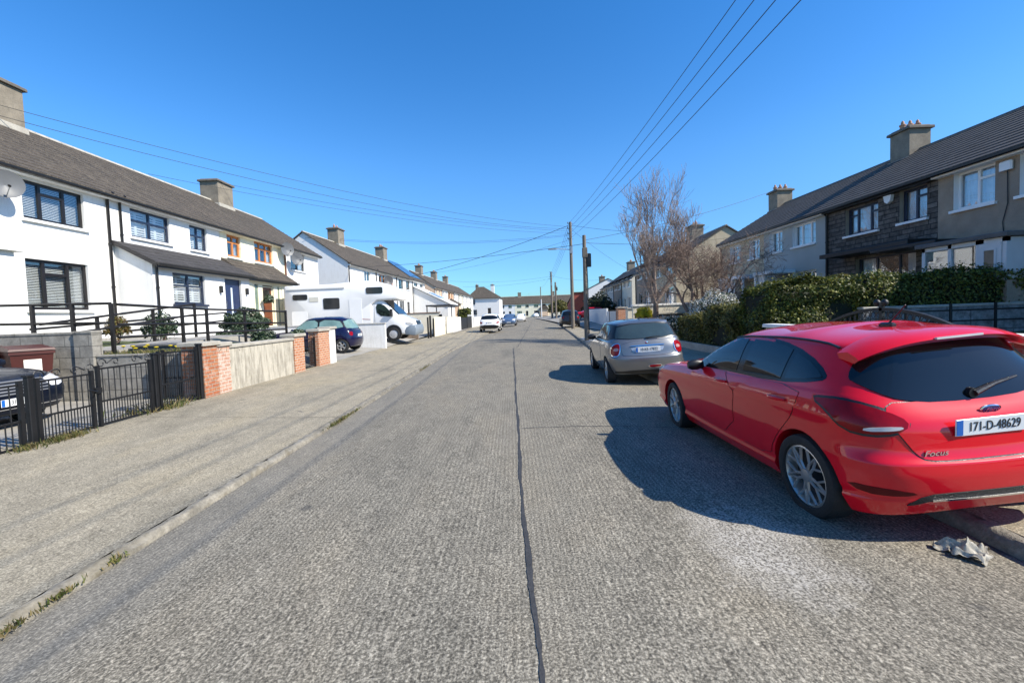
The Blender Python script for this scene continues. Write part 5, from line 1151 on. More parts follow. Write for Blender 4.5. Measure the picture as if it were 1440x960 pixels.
pole('tall wooden pole with insulators and a lamp arm, second from the grey hatchback', 5.56, 39, 9.6, .17, .12, True, 7.05)
pole('shorter dark wooden pole with a junction box, nearest the grey hatchback', 3.94, 22.7, 5.55, .12, .09, False, None, True)
pole('far tall wooden pole with insulators near the end of the street', 8.35, 88, 9.8, .22, .16, True, None)
pole('far short wooden pole beside the far tall one', 8.75, 84, 7.4, .2, .15, False, None, True)
pole('most distant thin pole at the end of the street', 8.9, 128, 9.2, .16, .12, False)
tag(MB().tube([(8.3, 118, 0), (8.3, 118, 5.2)], [.12, .10], 8).build('lamp_post', white_w), 'pale thin post left of the far poles', 'post')
wires = []
def wire(label, a, b, sag, rad=.011, group='overhead wires'):
    a, b = Vector(a), Vector(b); pts = []
    for i in range(25):
        t = i / 24; p = a.lerp(b, t); p.z -= sag * 4 * t * (1 - t); pts.append(p - a)
    m = MB().tube(pts, rad, 5); return tag(m.build('overhead_wire', wire_m, loc=a), label, 'wire', group)
for k, nm in enumerate(('topmost', 'second highest', 'third highest', 'lowest')):
    z = 9.45 - k * .46; wire('%s of the four thick wires rising to the top edge of the view' % nm, (5.40, 39, z), (5.55 + .05 * k, -16, z + .2 - .08 * k), .85, .010)
    wire('%s of the four wires between the lamp pole and the far pole' % nm, (5.40, 39, z), (8.2, 88, z - .1), .5, .012)
wire('upper service wire from the lamp pole to the chimney at the left edge', (5.4, 39, 9.2), (-17.42, 14.6, 9.3), .75, .010)
wire('lower service wire from the lamp pole to the chimney at the left edge', (5.4, 39, 9.0), (-17.42, 14.62, 8.95), .9, .010)
wire('service wire from the lamp pole to the chimney above the cream house', (5.4, 39, 8.8), (-18, 26.4, 10.25), .5, .010)
wire('service wire passing behind the chimney above the cream house', (5.4, 39, 8.6), (-17.2, 21.0, 8.9), .6, .009)
wire('service wire to the tall white gable', (5.4, 39, 8.4), (-16.9, 36.1, 8.5), .6, .010)
wire('upper service wire to the chimney behind the white gable', (5.4, 39, 8.5), (-16.6, 42, 9.4), .5, .010)
wire('thick cable sloping from the lamp pole to the eaves by the solar panels', (5.4, 39, 9.3), (-12.2, 52, 6.4), .35, .022)
wire('level cable crossing the street from the short pole to the white houses', (3.9, 22.7, 5.1), (-13.4, 36.2, 5.9), .2, .012)
wire('higher level wire crossing the street to the far left terrace', (5.4, 39, 8.0), (-11.6, 66, 8.2), .4, .010)
wire('low level wire crossing the far street', (8.3, 88, 8.4), (-10.5, 96, 7.9), .5, .014)
wire('low sagging wire from the far pole to the far left terrace', (8.3, 88, 8.9), (-11.2, 80, 8.0), .6, .014)
wire('wire from the lamp pole to the tan gabled house', (5.7, 39, 9.3), (15.0, 33.4, 7.4), .3, .012)
wire('wire from the lamp pole to the far right terrace', (5.7, 39, 8.9), (14.4, 52, 6.3), .2, .010)
wire('upper wire from the short pole to the beige house chimney', (4.0, 22.7, 5.3), (17.3, 28.7, 9.0), .25, .010)
wire('lower wire from the short pole to the beige house eaves', (4.0, 22.7, 5.15), (13.9, 27.4, 5.9), .2, .010)
wire('wire from the far pole to the far right terrace', (8.4, 88, 9.0), (15.6, 74, 6.8), .4, .014)
wire('wire along the far street past the end terrace', (8.3, 88, 9.2), (9.0, 128, 9.0), .5, .014)
# crumpled rag in the gutter: a folded sheet
N = 46; rows = []
for i in range(N):
    row = []
    for j in range(N):
        u, v = i / (N - 1) * 2 - 1, j / (N - 1) * 2 - 1; rr_ = math.hypot(u, v) + 1e-6; k = max(abs(u), abs(v)); ang = math.atan2(v, u)
        rad = k * (1 + .20 * math.sin(ang * 3 + .6) + .13 * math.sin(ang * 5 + 2) + .05 * math.sin(ang * 11)); x = u / rr_ * rad; y = v / rr_ * rad
        tri = lambda t: abs((t % 2) - 1)
        z = .42 * tri(x * 1.9 + y * 1.1 + .35 * math.sin(y * 3)) + .34 * tri(y * 2.6 - x * 1.3 + .4 * math.sin(x * 4) + .3) + .16 * tri(x * 5.2 + y * 3.7 + .5 * math.sin(x * 3 + y * 5)) + .05 * tri(y * 8.3 - x * 6.1)
        row.append((x * .15 + .018 * math.sin(y * 6), y * .115 + .015 * math.sin(x * 7), (.012 + .135 * z * max(0, 1 - k * .80) ** .5) - .014 * k))
    rows.append(row)
rg_o = sheet('discarded_rag', rows, rag_m); rg_o.location = (2.90, 2.72, -.068); rg_o.scale = (.86, .9, 1)
tag(rg_o, 'crumpled grey rag lying in the gutter behind the red car', 'rag')
# ------------------------------------------------------------------ cars
TX = [0, .46, .80, .955, 1, 1, 1, 1, 1, 1, .985, .93, .52, 0]
def ringpts(r):
    yr, yf, w, z = r['yr'], r['yf'], r['w'], r['z']
    rb = r.get('rb', (0, .012, .07, .24)); fb = r.get('fb', (.34, .12, .02, 0)); tx = r.get('tx', TX)
    a, b = yr + rb[3] + .22, yf - fb[0] - .22
    ys = [yr + rb[0], yr + rb[1], yr + rb[2], yr + rb[3]] + [a + (b - a) * i / 5 for i in range(6)] + [yf - fb[0], yf - fb[1], yf - fb[2], yf - fb[3]]
    kz = [0, 3, 6.5, 10, 13]; out = []
    for j in range(14):
        for k in range(4):
            if j <= kz[k + 1]: t = (j - kz[k]) / (kz[k + 1] - kz[k]); t = t * t * (3 - 2 * t) if k in (0, 3) else t; zz = z[k] + (z[k + 1] - z[k]) * t; break
        out.append((tx[j] * w, ys[j], zz))
    return out
def body_mesh(rings, arches, lvl=3, arch_r=.34, warch=.55, tf=None):
    """closed car shell: stacked plan rings, subdivided, with wheel arches cut out"""
    N = 14; tf = tf or (lambda p: p); bm = bmesh.new(); cr = bm.edges.layers.float.new('crease_edge'); grid = []
    for r in rings:
        row = []
        for s in (1, -1):
            pts = [tf(p) for p in ringpts(r)]; rr = []
            for (x, y, z) in pts:
                if s == -1 and (abs(x) < 1e-6): rr.append(row[0][len(rr)])
                else: rr.append(bm.verts.new((s * x, y, z)))
            row.append(rr)
        if r['w'] == 0: row[1] = row[0]
        grid.append(row)
    def face(vs):
        u = []
        for v in vs:
            if v not in u: u.append(v)
        if len(u) > 2:
            try: bm.faces.new(u)
            except ValueError: pass
    for i in range(len(rings) - 1):
        for s in (0, 1):
            A, B = grid[i][s], grid[i + 1][s]
            for j in range(N - 1): face([A[j], A[j + 1], B[j + 1], B[j]] if s == 0 else [A[j], B[j], B[j + 1], A[j + 1]])
    for i, r in enumerate(rings):
        c = r.get('cr', 0)
        if c:
            for s in (0, 1):
                for j in range(N - 1):
                    e = bm.edges.get((grid[i][s][j], grid[i][s][j + 1]))
                    if e: e[cr] = c if not isinstance(c, (list, tuple)) else c[j]
    bmesh.ops.recalc_face_normals(bm, faces=bm.faces[:])
    me = bpy.data.meshes.new('shell'); bm.to_mesh(me); bm.free()
    o = bpy.data.objects.new('shell', me); COL.objects.link(o); md = o.modifiers.new('s', 'SUBSURF'); md.levels = lvl; md.render_levels = lvl
    dg = bpy.context.evaluated_depsgraph_get(); dg.update(); ev = o.evaluated_get(dg)
    smooth = bpy.data.meshes.new_from_object(ev); o.modifiers.clear()
    bv = BVHTree.FromPolygons([v.co.copy() for v in smooth.vertices], [tuple(p.vertices) for p in smooth.polygons])
    if not arches:
        bpy.data.objects.remove(o); return smooth, bv
    cut = MB()
    for y, z in arches:
        for s in (-1, 1):
            n = 40; x0, x1 = s * warch, s * 1.3; vs = []
            for x in (x0, x1):
                for k in range(n): t = 2 * PI * k / n; vs.append((x, y + arch_r * math.cos(t), z + arch_r * math.sin(t) * (1 if math.sin(t) > 0 else 2.2)))
            fs = [tuple(range(n)), tuple(range(2 * n - 1, n - 1, -1))] + [(k, (k + 1) % n, n + (k + 1) % n, n + k) for k in range(n)]
            cut.add(vs, fs)
    co = cut.build('cutter', blackp_m); o.data = smooth
    smooth.materials.append(blackp_m); smooth.materials.append(blackp_m)
    co.data.polygons.foreach_set('material_index', [1] * len(co.data.polygons)); co.data.materials.append(blackp_m)
    b = o.modifiers.new('b', 'BOOLEAN'); b.operation = 'DIFFERENCE'; b.object = co; b.solver = 'EXACT'; b.material_mode = 'INDEX'
    dg = bpy.context.evaluated_depsgraph_get(); dg.update()
    res = bpy.data.meshes.new_from_object(o.evaluated_get(dg))
    bpy.data.objects.remove(o); bpy.data.objects.remove(co)
    return res, bv
def clip(poly, x0, x1, y0, y1):
    def cl(p, f, g):
        out = []
        for i in range(len(p)):
            a, b = p[i - 1], p[i]; fa, fb = f(a), f(b)
            if (fa >= 0) != (fb >= 0): t = fa / (fa - fb); out.append((a[0] + (b[0] - a[0]) * t, a[1] + (b[1] - a[1]) * t))
            if fb >= 0: out.append(b)
        return out
    for f in (lambda p: p[0] - x0, lambda p: x1 - p[0], lambda p: p[1] - y0, lambda p: y1 - p[1]):
        poly = cl(poly, f, None)
        if len(poly) < 3: return []
    return poly
class Car:
    def __init__(s, name, label, loc, rot, rings, arches, paint, lvl=3, arch_r=.34, group=None, warch=.55, tf=None):
        s.tf = tf or (lambda p: p); s.root = thing(name, label, 'car', loc, rot, group)
        me, s.bv = body_mesh(rings, arches, lvl, arch_r, warch, tf)
        me.name = 'body'; me.materials.clear(); me.materials.append(paint); me.materials.append(blackp_m); me.materials.append(blackp_m)
        me.polygons.foreach_set('use_smooth', [True] * len(me.polygons)); me.set_sharp_from_angle(angle=R(38)); s.paint = paint
        s.body = link(me, 'body', s.root)
    def cast(s, p, d):
        d = Vector(d).normalized(); h = s.bv.ray_cast(Vector(p) - d * 4, d); return h
    def patch(s, name, pts, d, mat, off=.004, cell=.045, rnd=2, parent=None, skirt=.012, smooth=True, grow=0):
        """panel that follows the body: outline pts (3-D), laid on along direction d"""
        pts = [s.tf(p) for p in pts]; d = Vector(d).normalized(); u = Vector((0, 0, 1)).cross(d)
        if u.length < .1: u = Vector((1, 0, 0))
        u.normalize(); v = d.cross(u).normalized()
        P = [(Vector(p).dot(u), Vector(p).dot(v)) for p in pts]
        if rnd: P = chaikin(P, rnd)
        if grow:
            cx = sum(p[0] for p in P) / len(P); cy = sum(p[1] for p in P) / len(P); Q = []
            for i in range(len(P)):
                a, b = Vector(P[i - 1]), Vector(P[(i + 1) % len(P)]); t = (b - a); nn = Vector((t.y, -t.x))
                if nn.length < 1e-9: Q.append(P[i]); continue
                nn.normalize(); Q.append((P[i][0] + nn.x * grow, P[i][1] + nn.y * grow))
            ar = lambda q: abs(sum(q[i - 1][0] * q[i][1] - q[i][0] * q[i - 1][1] for i in range(len(q))))
            if (ar(Q) < ar(P)) == (grow > 0): Q = [(2 * p[0] - q[0], 2 * p[1] - q[1]) for p, q in zip(P, Q)]
            P = Q
        xs = [p[0] for p in P]; ys = [p[1] for p in P]
        bm = bmesh.new(); cache = {}
        i = math.floor(min(xs) / cell)
        while i * cell < max(xs):
            j = math.floor(min(ys) / cell)
            while j * cell < max(ys):
                q = clip(P, i * cell, (i + 1) * cell, j * cell, (j + 1) * cell)
                if len(q) > 2:
                    vs = []
                    for a in q:
                        k = (round(a[0], 5), round(a[1], 5))
                        if k not in cache:
                            h = s.bv.ray_cast(u * a[0] + v * a[1] - d * 4, d)
                            cache[k] = bm.verts.new(h[0] + h[1] * (off if h[1].dot(d) < 0 else -off)) if h[0] is not None else None
                        w = cache[k]
                        if w is not None and w not in vs: vs.append(w)
                    if len(vs) > 2:
                        try: bm.faces.new(vs)
                        except ValueError: pass
                j += 1
            i += 1
        bmesh.ops.remove_doubles(bm, verts=bm.verts[:], dist=.0004)
        bmesh.ops.recalc_face_normals(bm, faces=bm.faces[:])
        if bm.faces and sum(f.normal.dot(d) * f.calc_area() for f in bm.faces) > 0: bmesh.ops.reverse_faces(bm, faces=bm.faces[:])
        if skirt:
            be = [e for e in bm.edges if e.is_boundary]; bm.normal_update()
            nm = {vv: vv.normal.copy() for e in be for vv in e.verts}
            ex = bmesh.ops.extrude_edge_only(bm, edges=be); nv = [g for g in ex['geom'] if isinstance(g, bmesh.types.BMVert)]
            for vv in nv:
                near = min(nm, key=lambda o: (o.co - vv.co).length_squared) if len(nm) < 400 else None
                n_ = nm[near] if near else -d
                vv.co -= n_ * skirt
        me = bpy.data.meshes.new(name); bm.to_mesh(me); bm.free(); me.materials.append(mat)
        if smooth: me.polygons.foreach_set('use_smooth', [True] * len(me.polygons)); me.set_sharp_from_angle(angle=R(45))
        return link(me, name, parent or s.root)
    def both(s, name, pts, mat, **k):
        for sg in (1, -1): s.patch(name, [(sg * p[0], p[1], p[2]) for p in pts], (-sg, 0, 0), mat, **k)
    def at(s, p, d):
        h = s.cast(p, d); return h[0], h[1]
    def plate(s, txt, x, z, rear=True, w=.52, size=.088, xs=.86, tilt=None, off=.012, ydir=None):
        d = (0, 1, 0) if rear else (0, -1, 0); p, n = s.at((x, 0, z), d); y = p.y - off if rear else p.y + off
        t = thing('number_plate', '', '', (x, y, z), ((R(tilt or 0)), 0, 0 if rear else PI)); del t['label']; del t['category']; t.parent = s.root
        MB().bbox(-w / 2, w / 2, -.006, .004, -.055, .055, .004).build('plate_backing', plate_m, t)
        MB().box(-w / 2 + .004, -w / 2 + .045, -.0085, -.0062, -.051, .051).build('plate_band', plateb_m, t)
        text(txt, size, t, (.02, -.0075, -.002), (PI / 2, 0, 0), ink_m, xs=xs)
        return t
    def wheel(s, x, y, z, Rw, w, style, rim=None, yaw=0):
        sg = 1 if x > 0 else -1; rr = Rw * (.735 if style == 'mesh' else .66); rim = rim or alloy_m
        m = MB(); h = w / 2
        m.lathe([(rr, -h * .75), (rr + .01, -h * .95), (Rw * .9, -h), (Rw * .97, -h * .9), (Rw, -h * .6), (Rw, h * .6), (Rw * .97, h * .9), (Rw * .9, h), (rr + .01, h * .95), (rr, h * .75)], 'x', 40)
        wo = m.build('wheel', tyre_m, s.root, (x, y, z)); wo.rotation_euler = (0, 0, yaw)
        q = MB(); o_ = sg * h * .72
        q.lathe([(rr + .002, sg * h * .8), (rr - .012, sg * h * .86), (rr - .022, sg * h * .70), (rr - .03, sg * h * .1), (.0, sg * h * .1)], 'x', 40, mi=0)
        q.m = [(1 if q.f.index(f) >= 0 and i >= 120 else 0) for i, f in enumerate(q.f)]
        def spoke(a0, r0, a1, r1, w0, w1, dx=0, th=.014):
            p0 = Vector((0, r0 * math.cos(a0), r0 * math.sin(a0))); p1 = Vector((0, r1 * math.cos(a1), r1 * math.sin(a1))); dd = (p1 - p0).normalized(); sd = Vector((1, 0, 0)).cross(dd)
            X0, X1 = o_ - sg * (.004 + dx), o_; vs = []
            for p, ww, X in ((p0, w0, X0), (p1, w1, X1)):
                for e, f in ((-1, 0), (1, 0), (.55, 1), (-.55, 1)): vv = p + sd * ww * e / 2; vs.append((X + (sg * th if f else 0), vv.y, vv.z))
            q.add(vs, [(0, 1, 2, 3), (7, 6, 5, 4), (0, 4, 5, 1), (1, 5, 6, 2), (2, 6, 7, 3), (3, 7, 4, 0)])
        R1 = rr - .018
        if style == 'mesh':
            for k in range(10):
                a = 2 * PI * k / 10; b = 2 * PI * (k + .5) / 10
                spoke(a, .045, a + .12 * (1 if k % 2 else -1), R1 * .55, .026, .020)
                spoke(a + .12 * (1 if k % 2 else -1), R1 * .53, a + .30 * (1 if k % 2 else -1), R1, .018, .020); spoke(a + .12 * (1 if k % 2 else -1), R1 * .53, a - .16 * (1 if k % 2 else -1), R1, .018, .020)
        elif style == 'five':
            for k in range(5):
                a = 2 * PI * k / 5; spoke(a - .06, .03, a - .13, R1, .05, .045); spoke(a + .06, .03, a + .13, R1, .05, .045)
        elif style == 'steel':
            q.lathe([(R1, o_), (R1 * .8, o_ + sg * .012), (R1 * .5, o_ + sg * .02), (.06, o_ + sg * .03), (.0, o_ + sg * .03)], 'x', 30)
            for k in range(8): a = 2 * PI * k / 8; spoke(a, R1 * .45, a, R1 * .85, .035, .05, -.02)
        q.lathe([(.055, o_ - sg * .01), (.05, o_ + sg * .012), (.02, o_ + sg * .018), (0, o_ + sg * .018)], 'x', 14)
        q.build('rim', [rim, blackp_m], wo, smooth=True, angle=35)
    def mirror(s, x, y, z, mat, sz=1.):
        for sg in (1, -1):
            m = MB(); k = sz
            m.lathe([(.0, -.10 * k), (.05 * k, -.095 * k), (.075 * k, -.05 * k), (.08 * k, .02 * k), (.05 * k, .09 * k), (0, .10 * k)], 'x', 14); m.v = [(a * 1.15 + sg * (x + .11 * k), b * .62 + y, c * .95 + z) for a, b, c in m.v]
            mo = m.build('mirror', mat, s.root); g = MB(); g.tube([(sg * (x - .04), y + .02, z - .06), (sg * (x + .05), y, z - .03)], .022, 6); g.build('mirror_arm', blackp_m, mo)
def rg(yr, yf, w, z, cr=0, **k): return dict(yr=yr, yf=yf, w=w, z=z, cr=cr, **k)

# ---- red hatchback in the foreground
GB_ = (0, .012, .075, .30)
F = [rg(-.3, 3.0, 0, [.22] * 5), rg(-.60, 3.35, .74, [.27, .22, .19, .19, .2]), rg(-.72, 3.47, .86, [.25, .20, .19, .20, .2], .6), rg(-.785, 3.54, .918, [.345, .335, .285, .33, .36], .8), rg(-.79, 3.545, .898, [.37, .365, .345, .36, .39]),
     rg(-.80, 3.55, .915, [.40, .40, .42, .42, .44], .3), rg(-.82, 3.56, .918, [.50, .52, .55, .55, .55], .25), rg(-.81, 3.55, .92, [.575, .60, .65, .63, .6], .75), rg(-.755, 3.52, .912, [.605, .67, .73, .69, .66], .2), rg(-.748, 3.49, .899, [.70, .765, .79, .73, .69]),
     rg(-.735, 3.46, .912, [.79, .86, .865, .77, .72], .9), rg(-.69, 3.36, .886, [.85, .935, .91, .82, .77]), rg(-.645, 3.25, .862, [.90, .99, .95, .86, .81], .25), rg(-.625, 2.75, .85, [.92, 1.015, .972, .905, .93], .3),
     rg(-.61, 2.27, .832, [.94, 1.035, .99, .945, 1.0], .5), rg(-.50, 1.88, .752, [1.14, 1.19, 1.185, 1.16, 1.19], rb=(0, .02, .10, .36)), rg(-.38, 1.45, .652, [1.325, 1.335, 1.348, 1.33, 1.36], .4, rb=(0, .015, .07, .30)), rg(-.22, 1.22, .50, [1.39, 1.395, 1.43, 1.405, 1.405]), rg(-.1, 1.0, 0, [1.42, 1.425, 1.45, 1.435, 1.43])]
FY, FX = 3.36, 3.15
sq = lambda p: (p[0] * .945, p[1] * .80 if p[1] < 0 else p[1], p[2])
c = Car('parked_hatchback', 'bright red hatchback parked half on the right kerb in the foreground', (FX, FY, -.022), (0, R(-4.0), R(.6)), F, [(0, .325), (2.62, .325)], red_p, 3, .362, tf=sq)
DLO = [(1, 1.99, .985), (1, 1.97, 1.0), (1, 1.70, 1.145), (1, 1.52, 1.23), (1, 1.34, 1.295), (1, 1.16, 1.328), (1, .95, 1.342), (1, .65, 1.34), (1, .42, 1.318), (1, .22, 1.28), (1, .05, 1.225), (1, -.08, 1.165), (1, -.155, 1.118), (1, -.16, 1.108), (1, -.145, 1.096), (1, .02, 1.065), (1, .25, 1.032), (1, .6, 1.01), (1, 1.2, .997), (1, 1.7, .985)]
gloss_m = M('gloss_black', (.006, .006, .007), .12, .1, 4, 0, 0, spec=.5)
c.both('window_surround', DLO, gloss_m, off=.002, rnd=0, grow=.010)
for pl in ([(1, 1.86, 1.01), (1, 1.85, 1.022), (1, 1.66, 1.135), (1, 1.49, 1.215), (1, 1.31, 1.28), (1, 1.14, 1.313), (1, 1.04, 1.322), (1, 1.05, 1.018), (1, 1.45, 1.01)], [(1, .93, 1.325), (1, .65, 1.322), (1, .43, 1.302), (1, .31, 1.28), (1, .34, 1.037), (1, .6, 1.025), (1, .94, 1.021)], [(1, .25, 1.262), (1, .06, 1.205), (1, -.06, 1.152), (1, -.125, 1.114), (1, -.12, 1.106), (1, .03, 1.08), (1, .28, 1.046)]):
    c.both('side_window', pl, carglass_m, off=.006, rnd=0)
for pl, hx in (([(1, 1.98, .965), (1, 2.04, .70), (1, 2.0, .42), (1, 1.85, .36), (1, 1.02, .35), (1, 1.0, .98)], 1.12), ([(1, .985, .98), (1, 1.005, .35), (1, .42, .35), (1, .36, .50), (1, .16, .72), (1, .06, .86), (1, .05, 1.01)], .16)):
    for sg in (1, -1):
        q = [(sg * p[0], p[1], p[2]) for p in pl]
        c.patch('door_gap', q, (-sg, 0, 0), blackp_m, off=.0012, rnd=1, grow=.005, skirt=.004)
        d = c.patch('door', q, (-sg, 0, 0), red_p, off=.004, rnd=1, skirt=.006)
        hp, hn = c.at((sg, hx + .12, .895), (-sg, 0, 0)); m = MB(); m.tube([(hp.x + sg * .012, hp.y - .11, hp.z), (hp.x + sg * .036, hp.y - .06, hp.z + .002), (hp.x + sg * .036, hp.y + .06, hp.z), (hp.x + sg * .012, hp.y + .11, hp.z - .004)], [.012, .017, .017, .012], 8); m.build('door_handle', red_p, d)
# hatch: gap line, glass, wiper
hatch = [(-.60, -1, .965), (-.66, -1, .87), (-.60, -1, .77), (-.52, -1, .64), (-.47, -1, .605), (-.30, -1, .597), (.30, -1, .597), (.47, -1, .605), (.52, -1, .64), (.60, -1, .77), (.66, -1, .87), (.60, -1, .965), (.45, -1, .96), (-.45, -1, .96)]
c.patch('tailgate_gap', hatch, (0, 1, 0), blackp_m, off=.0012, rnd=1, grow=.006, skirt=.004)
tg = c.patch('tailgate', hatch, (0, 1, 0), red_p, off=.005, rnd=1, skirt=.007)
rw = [(-.50, -1, 1.32), (-.61, -1, 1.225), (-.685, -1, 1.135), (-.70, -1, 1.10), (-.62, -1, 1.03), (-.50, -1, .975), (-.25, -1, .942), (.25, -1, .942), (.50, -1, .975), (.62, -1, 1.03), (.70, -1, 1.10), (.685, -1, 1.135), (.61, -1, 1.225), (.50, -1, 1.32)]
c.patch('rear_window', rw, (0, 1, 0), carglass_m, off=.007, rnd=1)
wp = [c.at((x, 0, z), (0, 1, 0))[0] + Vector((0, -.03, 0)) for x, z in ((0, .985), (.16, 1.03), (.34, 1.06))]
m = MB(); m.tube(wp, [.022, .014, .008], 8); m.tube([wp[0] + Vector((0, .04, 0)), wp[0]], .035, 10); m.build('rear_wiper', blackp_m, c.root)
sp = MB(); NS = 24; vs = []
for i in range(NS + 1):
    t = i / NS * 2 - 1; x = t * .66; k = abs(t) ** 3; z = 1.392 - .10 * k - .012 * t * t; y0 = -.16 - .0 * k; y1 = -.525 + .12 * abs(t) ** 2.5
    zz = z - .022; vs += [(x, y0, z + .028 - .02 * k), (x, (y0 + y1) / 2, z + .020), (x, y1 + .03, zz + .012), (x, y1, zz - .008), (x, y1 + .05, zz - .036), (x, y0 - .02, z - .03)]
fs = [(i * 6 + a, (i + 1) * 6 + a, (i + 1) * 6 + (a + 1) % 6, i * 6 + (a + 1) % 6) for i in range(NS) for a in range(6)] + [tuple(range(6)), tuple(NS * 6 + a for a in range(5, -1, -1))]
sp.add([sq(v) for v in vs], fs, 0, True); spo = sp.build('spoiler', red_p, c.root, angle=50)
MB().box(-.16, .16, -.43, -.412, 1.358, 1.372).build('brake_light', lampclr_m, spo)
for sg in (-1, 1):
    d = (-sg * .8, 1, 0)
    tl = [(sg * .915, -.22, .965), (sg * .93, -.34, .975), (sg * .90, -.52, .985), (sg * .80, -.66, .955), (sg * .62, -.735, .885), (sg * .565, -.745, .825), (sg * .66, -.735, .785), (sg * .80, -.68, .775), (sg * .89, -.54, .80), (sg * .92, -.38, .915)]
    c.patch('light_trim', tl, d, blackp_m, off=.004, rnd=1, grow=.018)
    tp = c.patch('tail_light', tl, d, lampred_m, off=.012, rnd=1)
    c.patch('reversing_lens', [(sg * .83, -.66, .826), (sg * .64, -.74, .83), (sg * .61, -.74, .818), (sg * .66, -.74, .803), (sg * .835, -.65, .80)], d, lampclr_m, off=.017, rnd=1, parent=tp)
    0 and c.patch('light_step', [(sg * .915, -.42, .88), (sg * .86, -.62, .875), (sg * .64, -.74, .858), (sg * .62, -.74, .848), (sg * .86, -.63, .855), (sg * .91, -.46, .862)], d, lampdk_m, off=.0145, rnd=1, parent=tp, cell=.03)
    c.patch('reflector', [(sg * .90, -.50, .445), (sg * .72, -.73, .43), (sg * .55, -.79, .395), (sg * .66, -.77, .375), (sg * .85, -.62, .385)], d, lampdk_m, off=.004, rnd=1)
c.patch('bumper_grille', [(-.62, -1, .31), (-.50, -1, .385), (-.30, -1, .392), (.30, -1, .392), (.50, -1, .385), (.62, -1, .31), (.56, -1, .312), (.46, -1, .345), (-.46, -1, .345), (-.56, -1, .312)], (0, 1, 0), M('mesh_black', (.012, .012, .012), .6, .3, 60, 120, .6), off=.006, rnd=1, cell=.03)
c.patch('chrome_strip', [(-.46, -1, .348), (.46, -1, .348), (.46, -1, .338), (-.46, -1, .338)], (0, 1, 0), chrome_m, off=.010, rnd=0, cell=.04)
c.plate('171-D-48629', -.02, .80, True, .465, .086, .74, 4, .022)
p, n = c.at((.05, 0, .885), (0, 1, 0)); e = thing('badge', '', '', (.05, p.y - .012, .885), (R(14), 0, 0)); del e['label']; del e['category']; e.parent = c.root
m = MB(); m.lathe([(.072, .0), (.072, -.006), (.062, -.010), (0, -.008)], 'y', 28); m.v = [(x, y, z * .42) for x, y, z in m.v]; m.build('badge_rim', chrome_m, e)
m = MB(); m.lathe([(.061, -.009), (.058, -.013), (0, -.014)], 'y', 28); m.v = [(x, y, z * .42) for x, y, z in m.v]; m.build('badge_oval', M('badge_blue', (.008, .018, .12), .25, .1, 4, 0, 0, coat=1), e)
o = text('Ford', .036, e, (0, -.015, 0), (PI / 2, 0, 0), chrome_m, xs=1.25, shear=.25)
p, n = c.at((-.40, 0, .648), (0, 1, 0)); o = text('Focus', .052, c.root, (-.385, p.y - .012, .648), (PI / 2, 0, R(-3)), chrome_m, xs=1.25, ext=.004, shear=.3)
ry = -.02
for x, y in ((-.89, 0), (.89, 0), (-.89, 2.62), (.89, 2.62)): c.wheel(x * .85, y, .322, .322, .225, 'mesh', yaw=R(-4) if y > 1 else 0)
c.mirror(.785, 1.78, 1.0, blackp_m, .85)
p, n = c.at((0, .12, 0), (0, 0, -1)); an = MB(); an.bbox(-.03, .03, p.y - .05, p.y + .07, p.z - .01, p.z + .03, .012); an.tube([(0, p.y, p.z + .02), (0, p.y - .16, p.z + .17)], [.008, .004], 6); an.build('antenna', blackp_m, c.root)
for sg in (1, -1):
    m = MB(); pts = [c.at((sg * (.585 - .012 * abs(y - .6)), y, 0), (0, 0, -1))[0] + Vector((0, 0, .004)) for y in [-.10 + 1.45 * i / 14 for i in range(15)]]; m.tube(pts, .011, 6); m.build('roof_seam', blackp_m, c.root)
c.patch('windscreen', [(-.60, 4, 1.355), (.60, 4, 1.355), (.74, 4, 1.02), (-.74, 4, 1.02)], (0, -1, -.6), carglass_m, off=.005, rnd=1, cell=.08)
for sg in (1, -1): c.patch('headlight', [(sg * .55, 3.5, .76), (sg * .80, 3.3, .80), (sg * .90, 2.95, .83), (sg * .88, 3.1, .74), (sg * .62, 3.5, .66)], (-sg * .5, -1, 0), lampclr_m, off=.006, rnd=1)

# ---- grey two-door hatchback ahead of it
Mn = [rg(-.2, 2.8, 0, [.18] * 5), rg(-.45, 2.95, .68, [.22, .2, .2, .2, .2]), rg(-.53, 3.05, .77, [.27, .24, .2, .2, .22], .6), rg(-.575, 3.11, .82, [.36] * 5), rg(-.60, 3.12, .838, [.52] * 5), rg(-.595, 3.10, .84, [.60, .60, .60, .6, .6], .5), rg(-.545, 3.08, .838, [.63, .66, .68, .68, .66], .2),
      rg(-.52, 3.02, .832, [.80, .83, .83, .8, .76], .35), rg(-.47, 2.85, .806, [.925, .94, .92, .87, .84], .3), rg(-.455, 2.5, .797, [.95, .96, .94, .91, .93], .3), rg(-.44, 2.05, .783, [.965, .975, .955, .93, .98], .5), rg(-.34, 1.72, .715, [1.16, 1.16, 1.16, 1.14, 1.16]), rg(-.20, 1.42, .645, [1.335, 1.34, 1.35, 1.33, 1.335], .55), rg(-.06, 1.25, .52, [1.385, 1.385, 1.395, 1.38, 1.38]), rg(.1, 1.0, 0, [1.405] * 5)]
c = Car('parked_hatchback', 'silver-grey small hatchback with upright rear window parked ahead of the red car', (2.97, 9.75, -.03), (0, R(-2.6), R(-3.0)), Mn, [(0, .30), (2.467, .30)], silver_p, 3, .335)
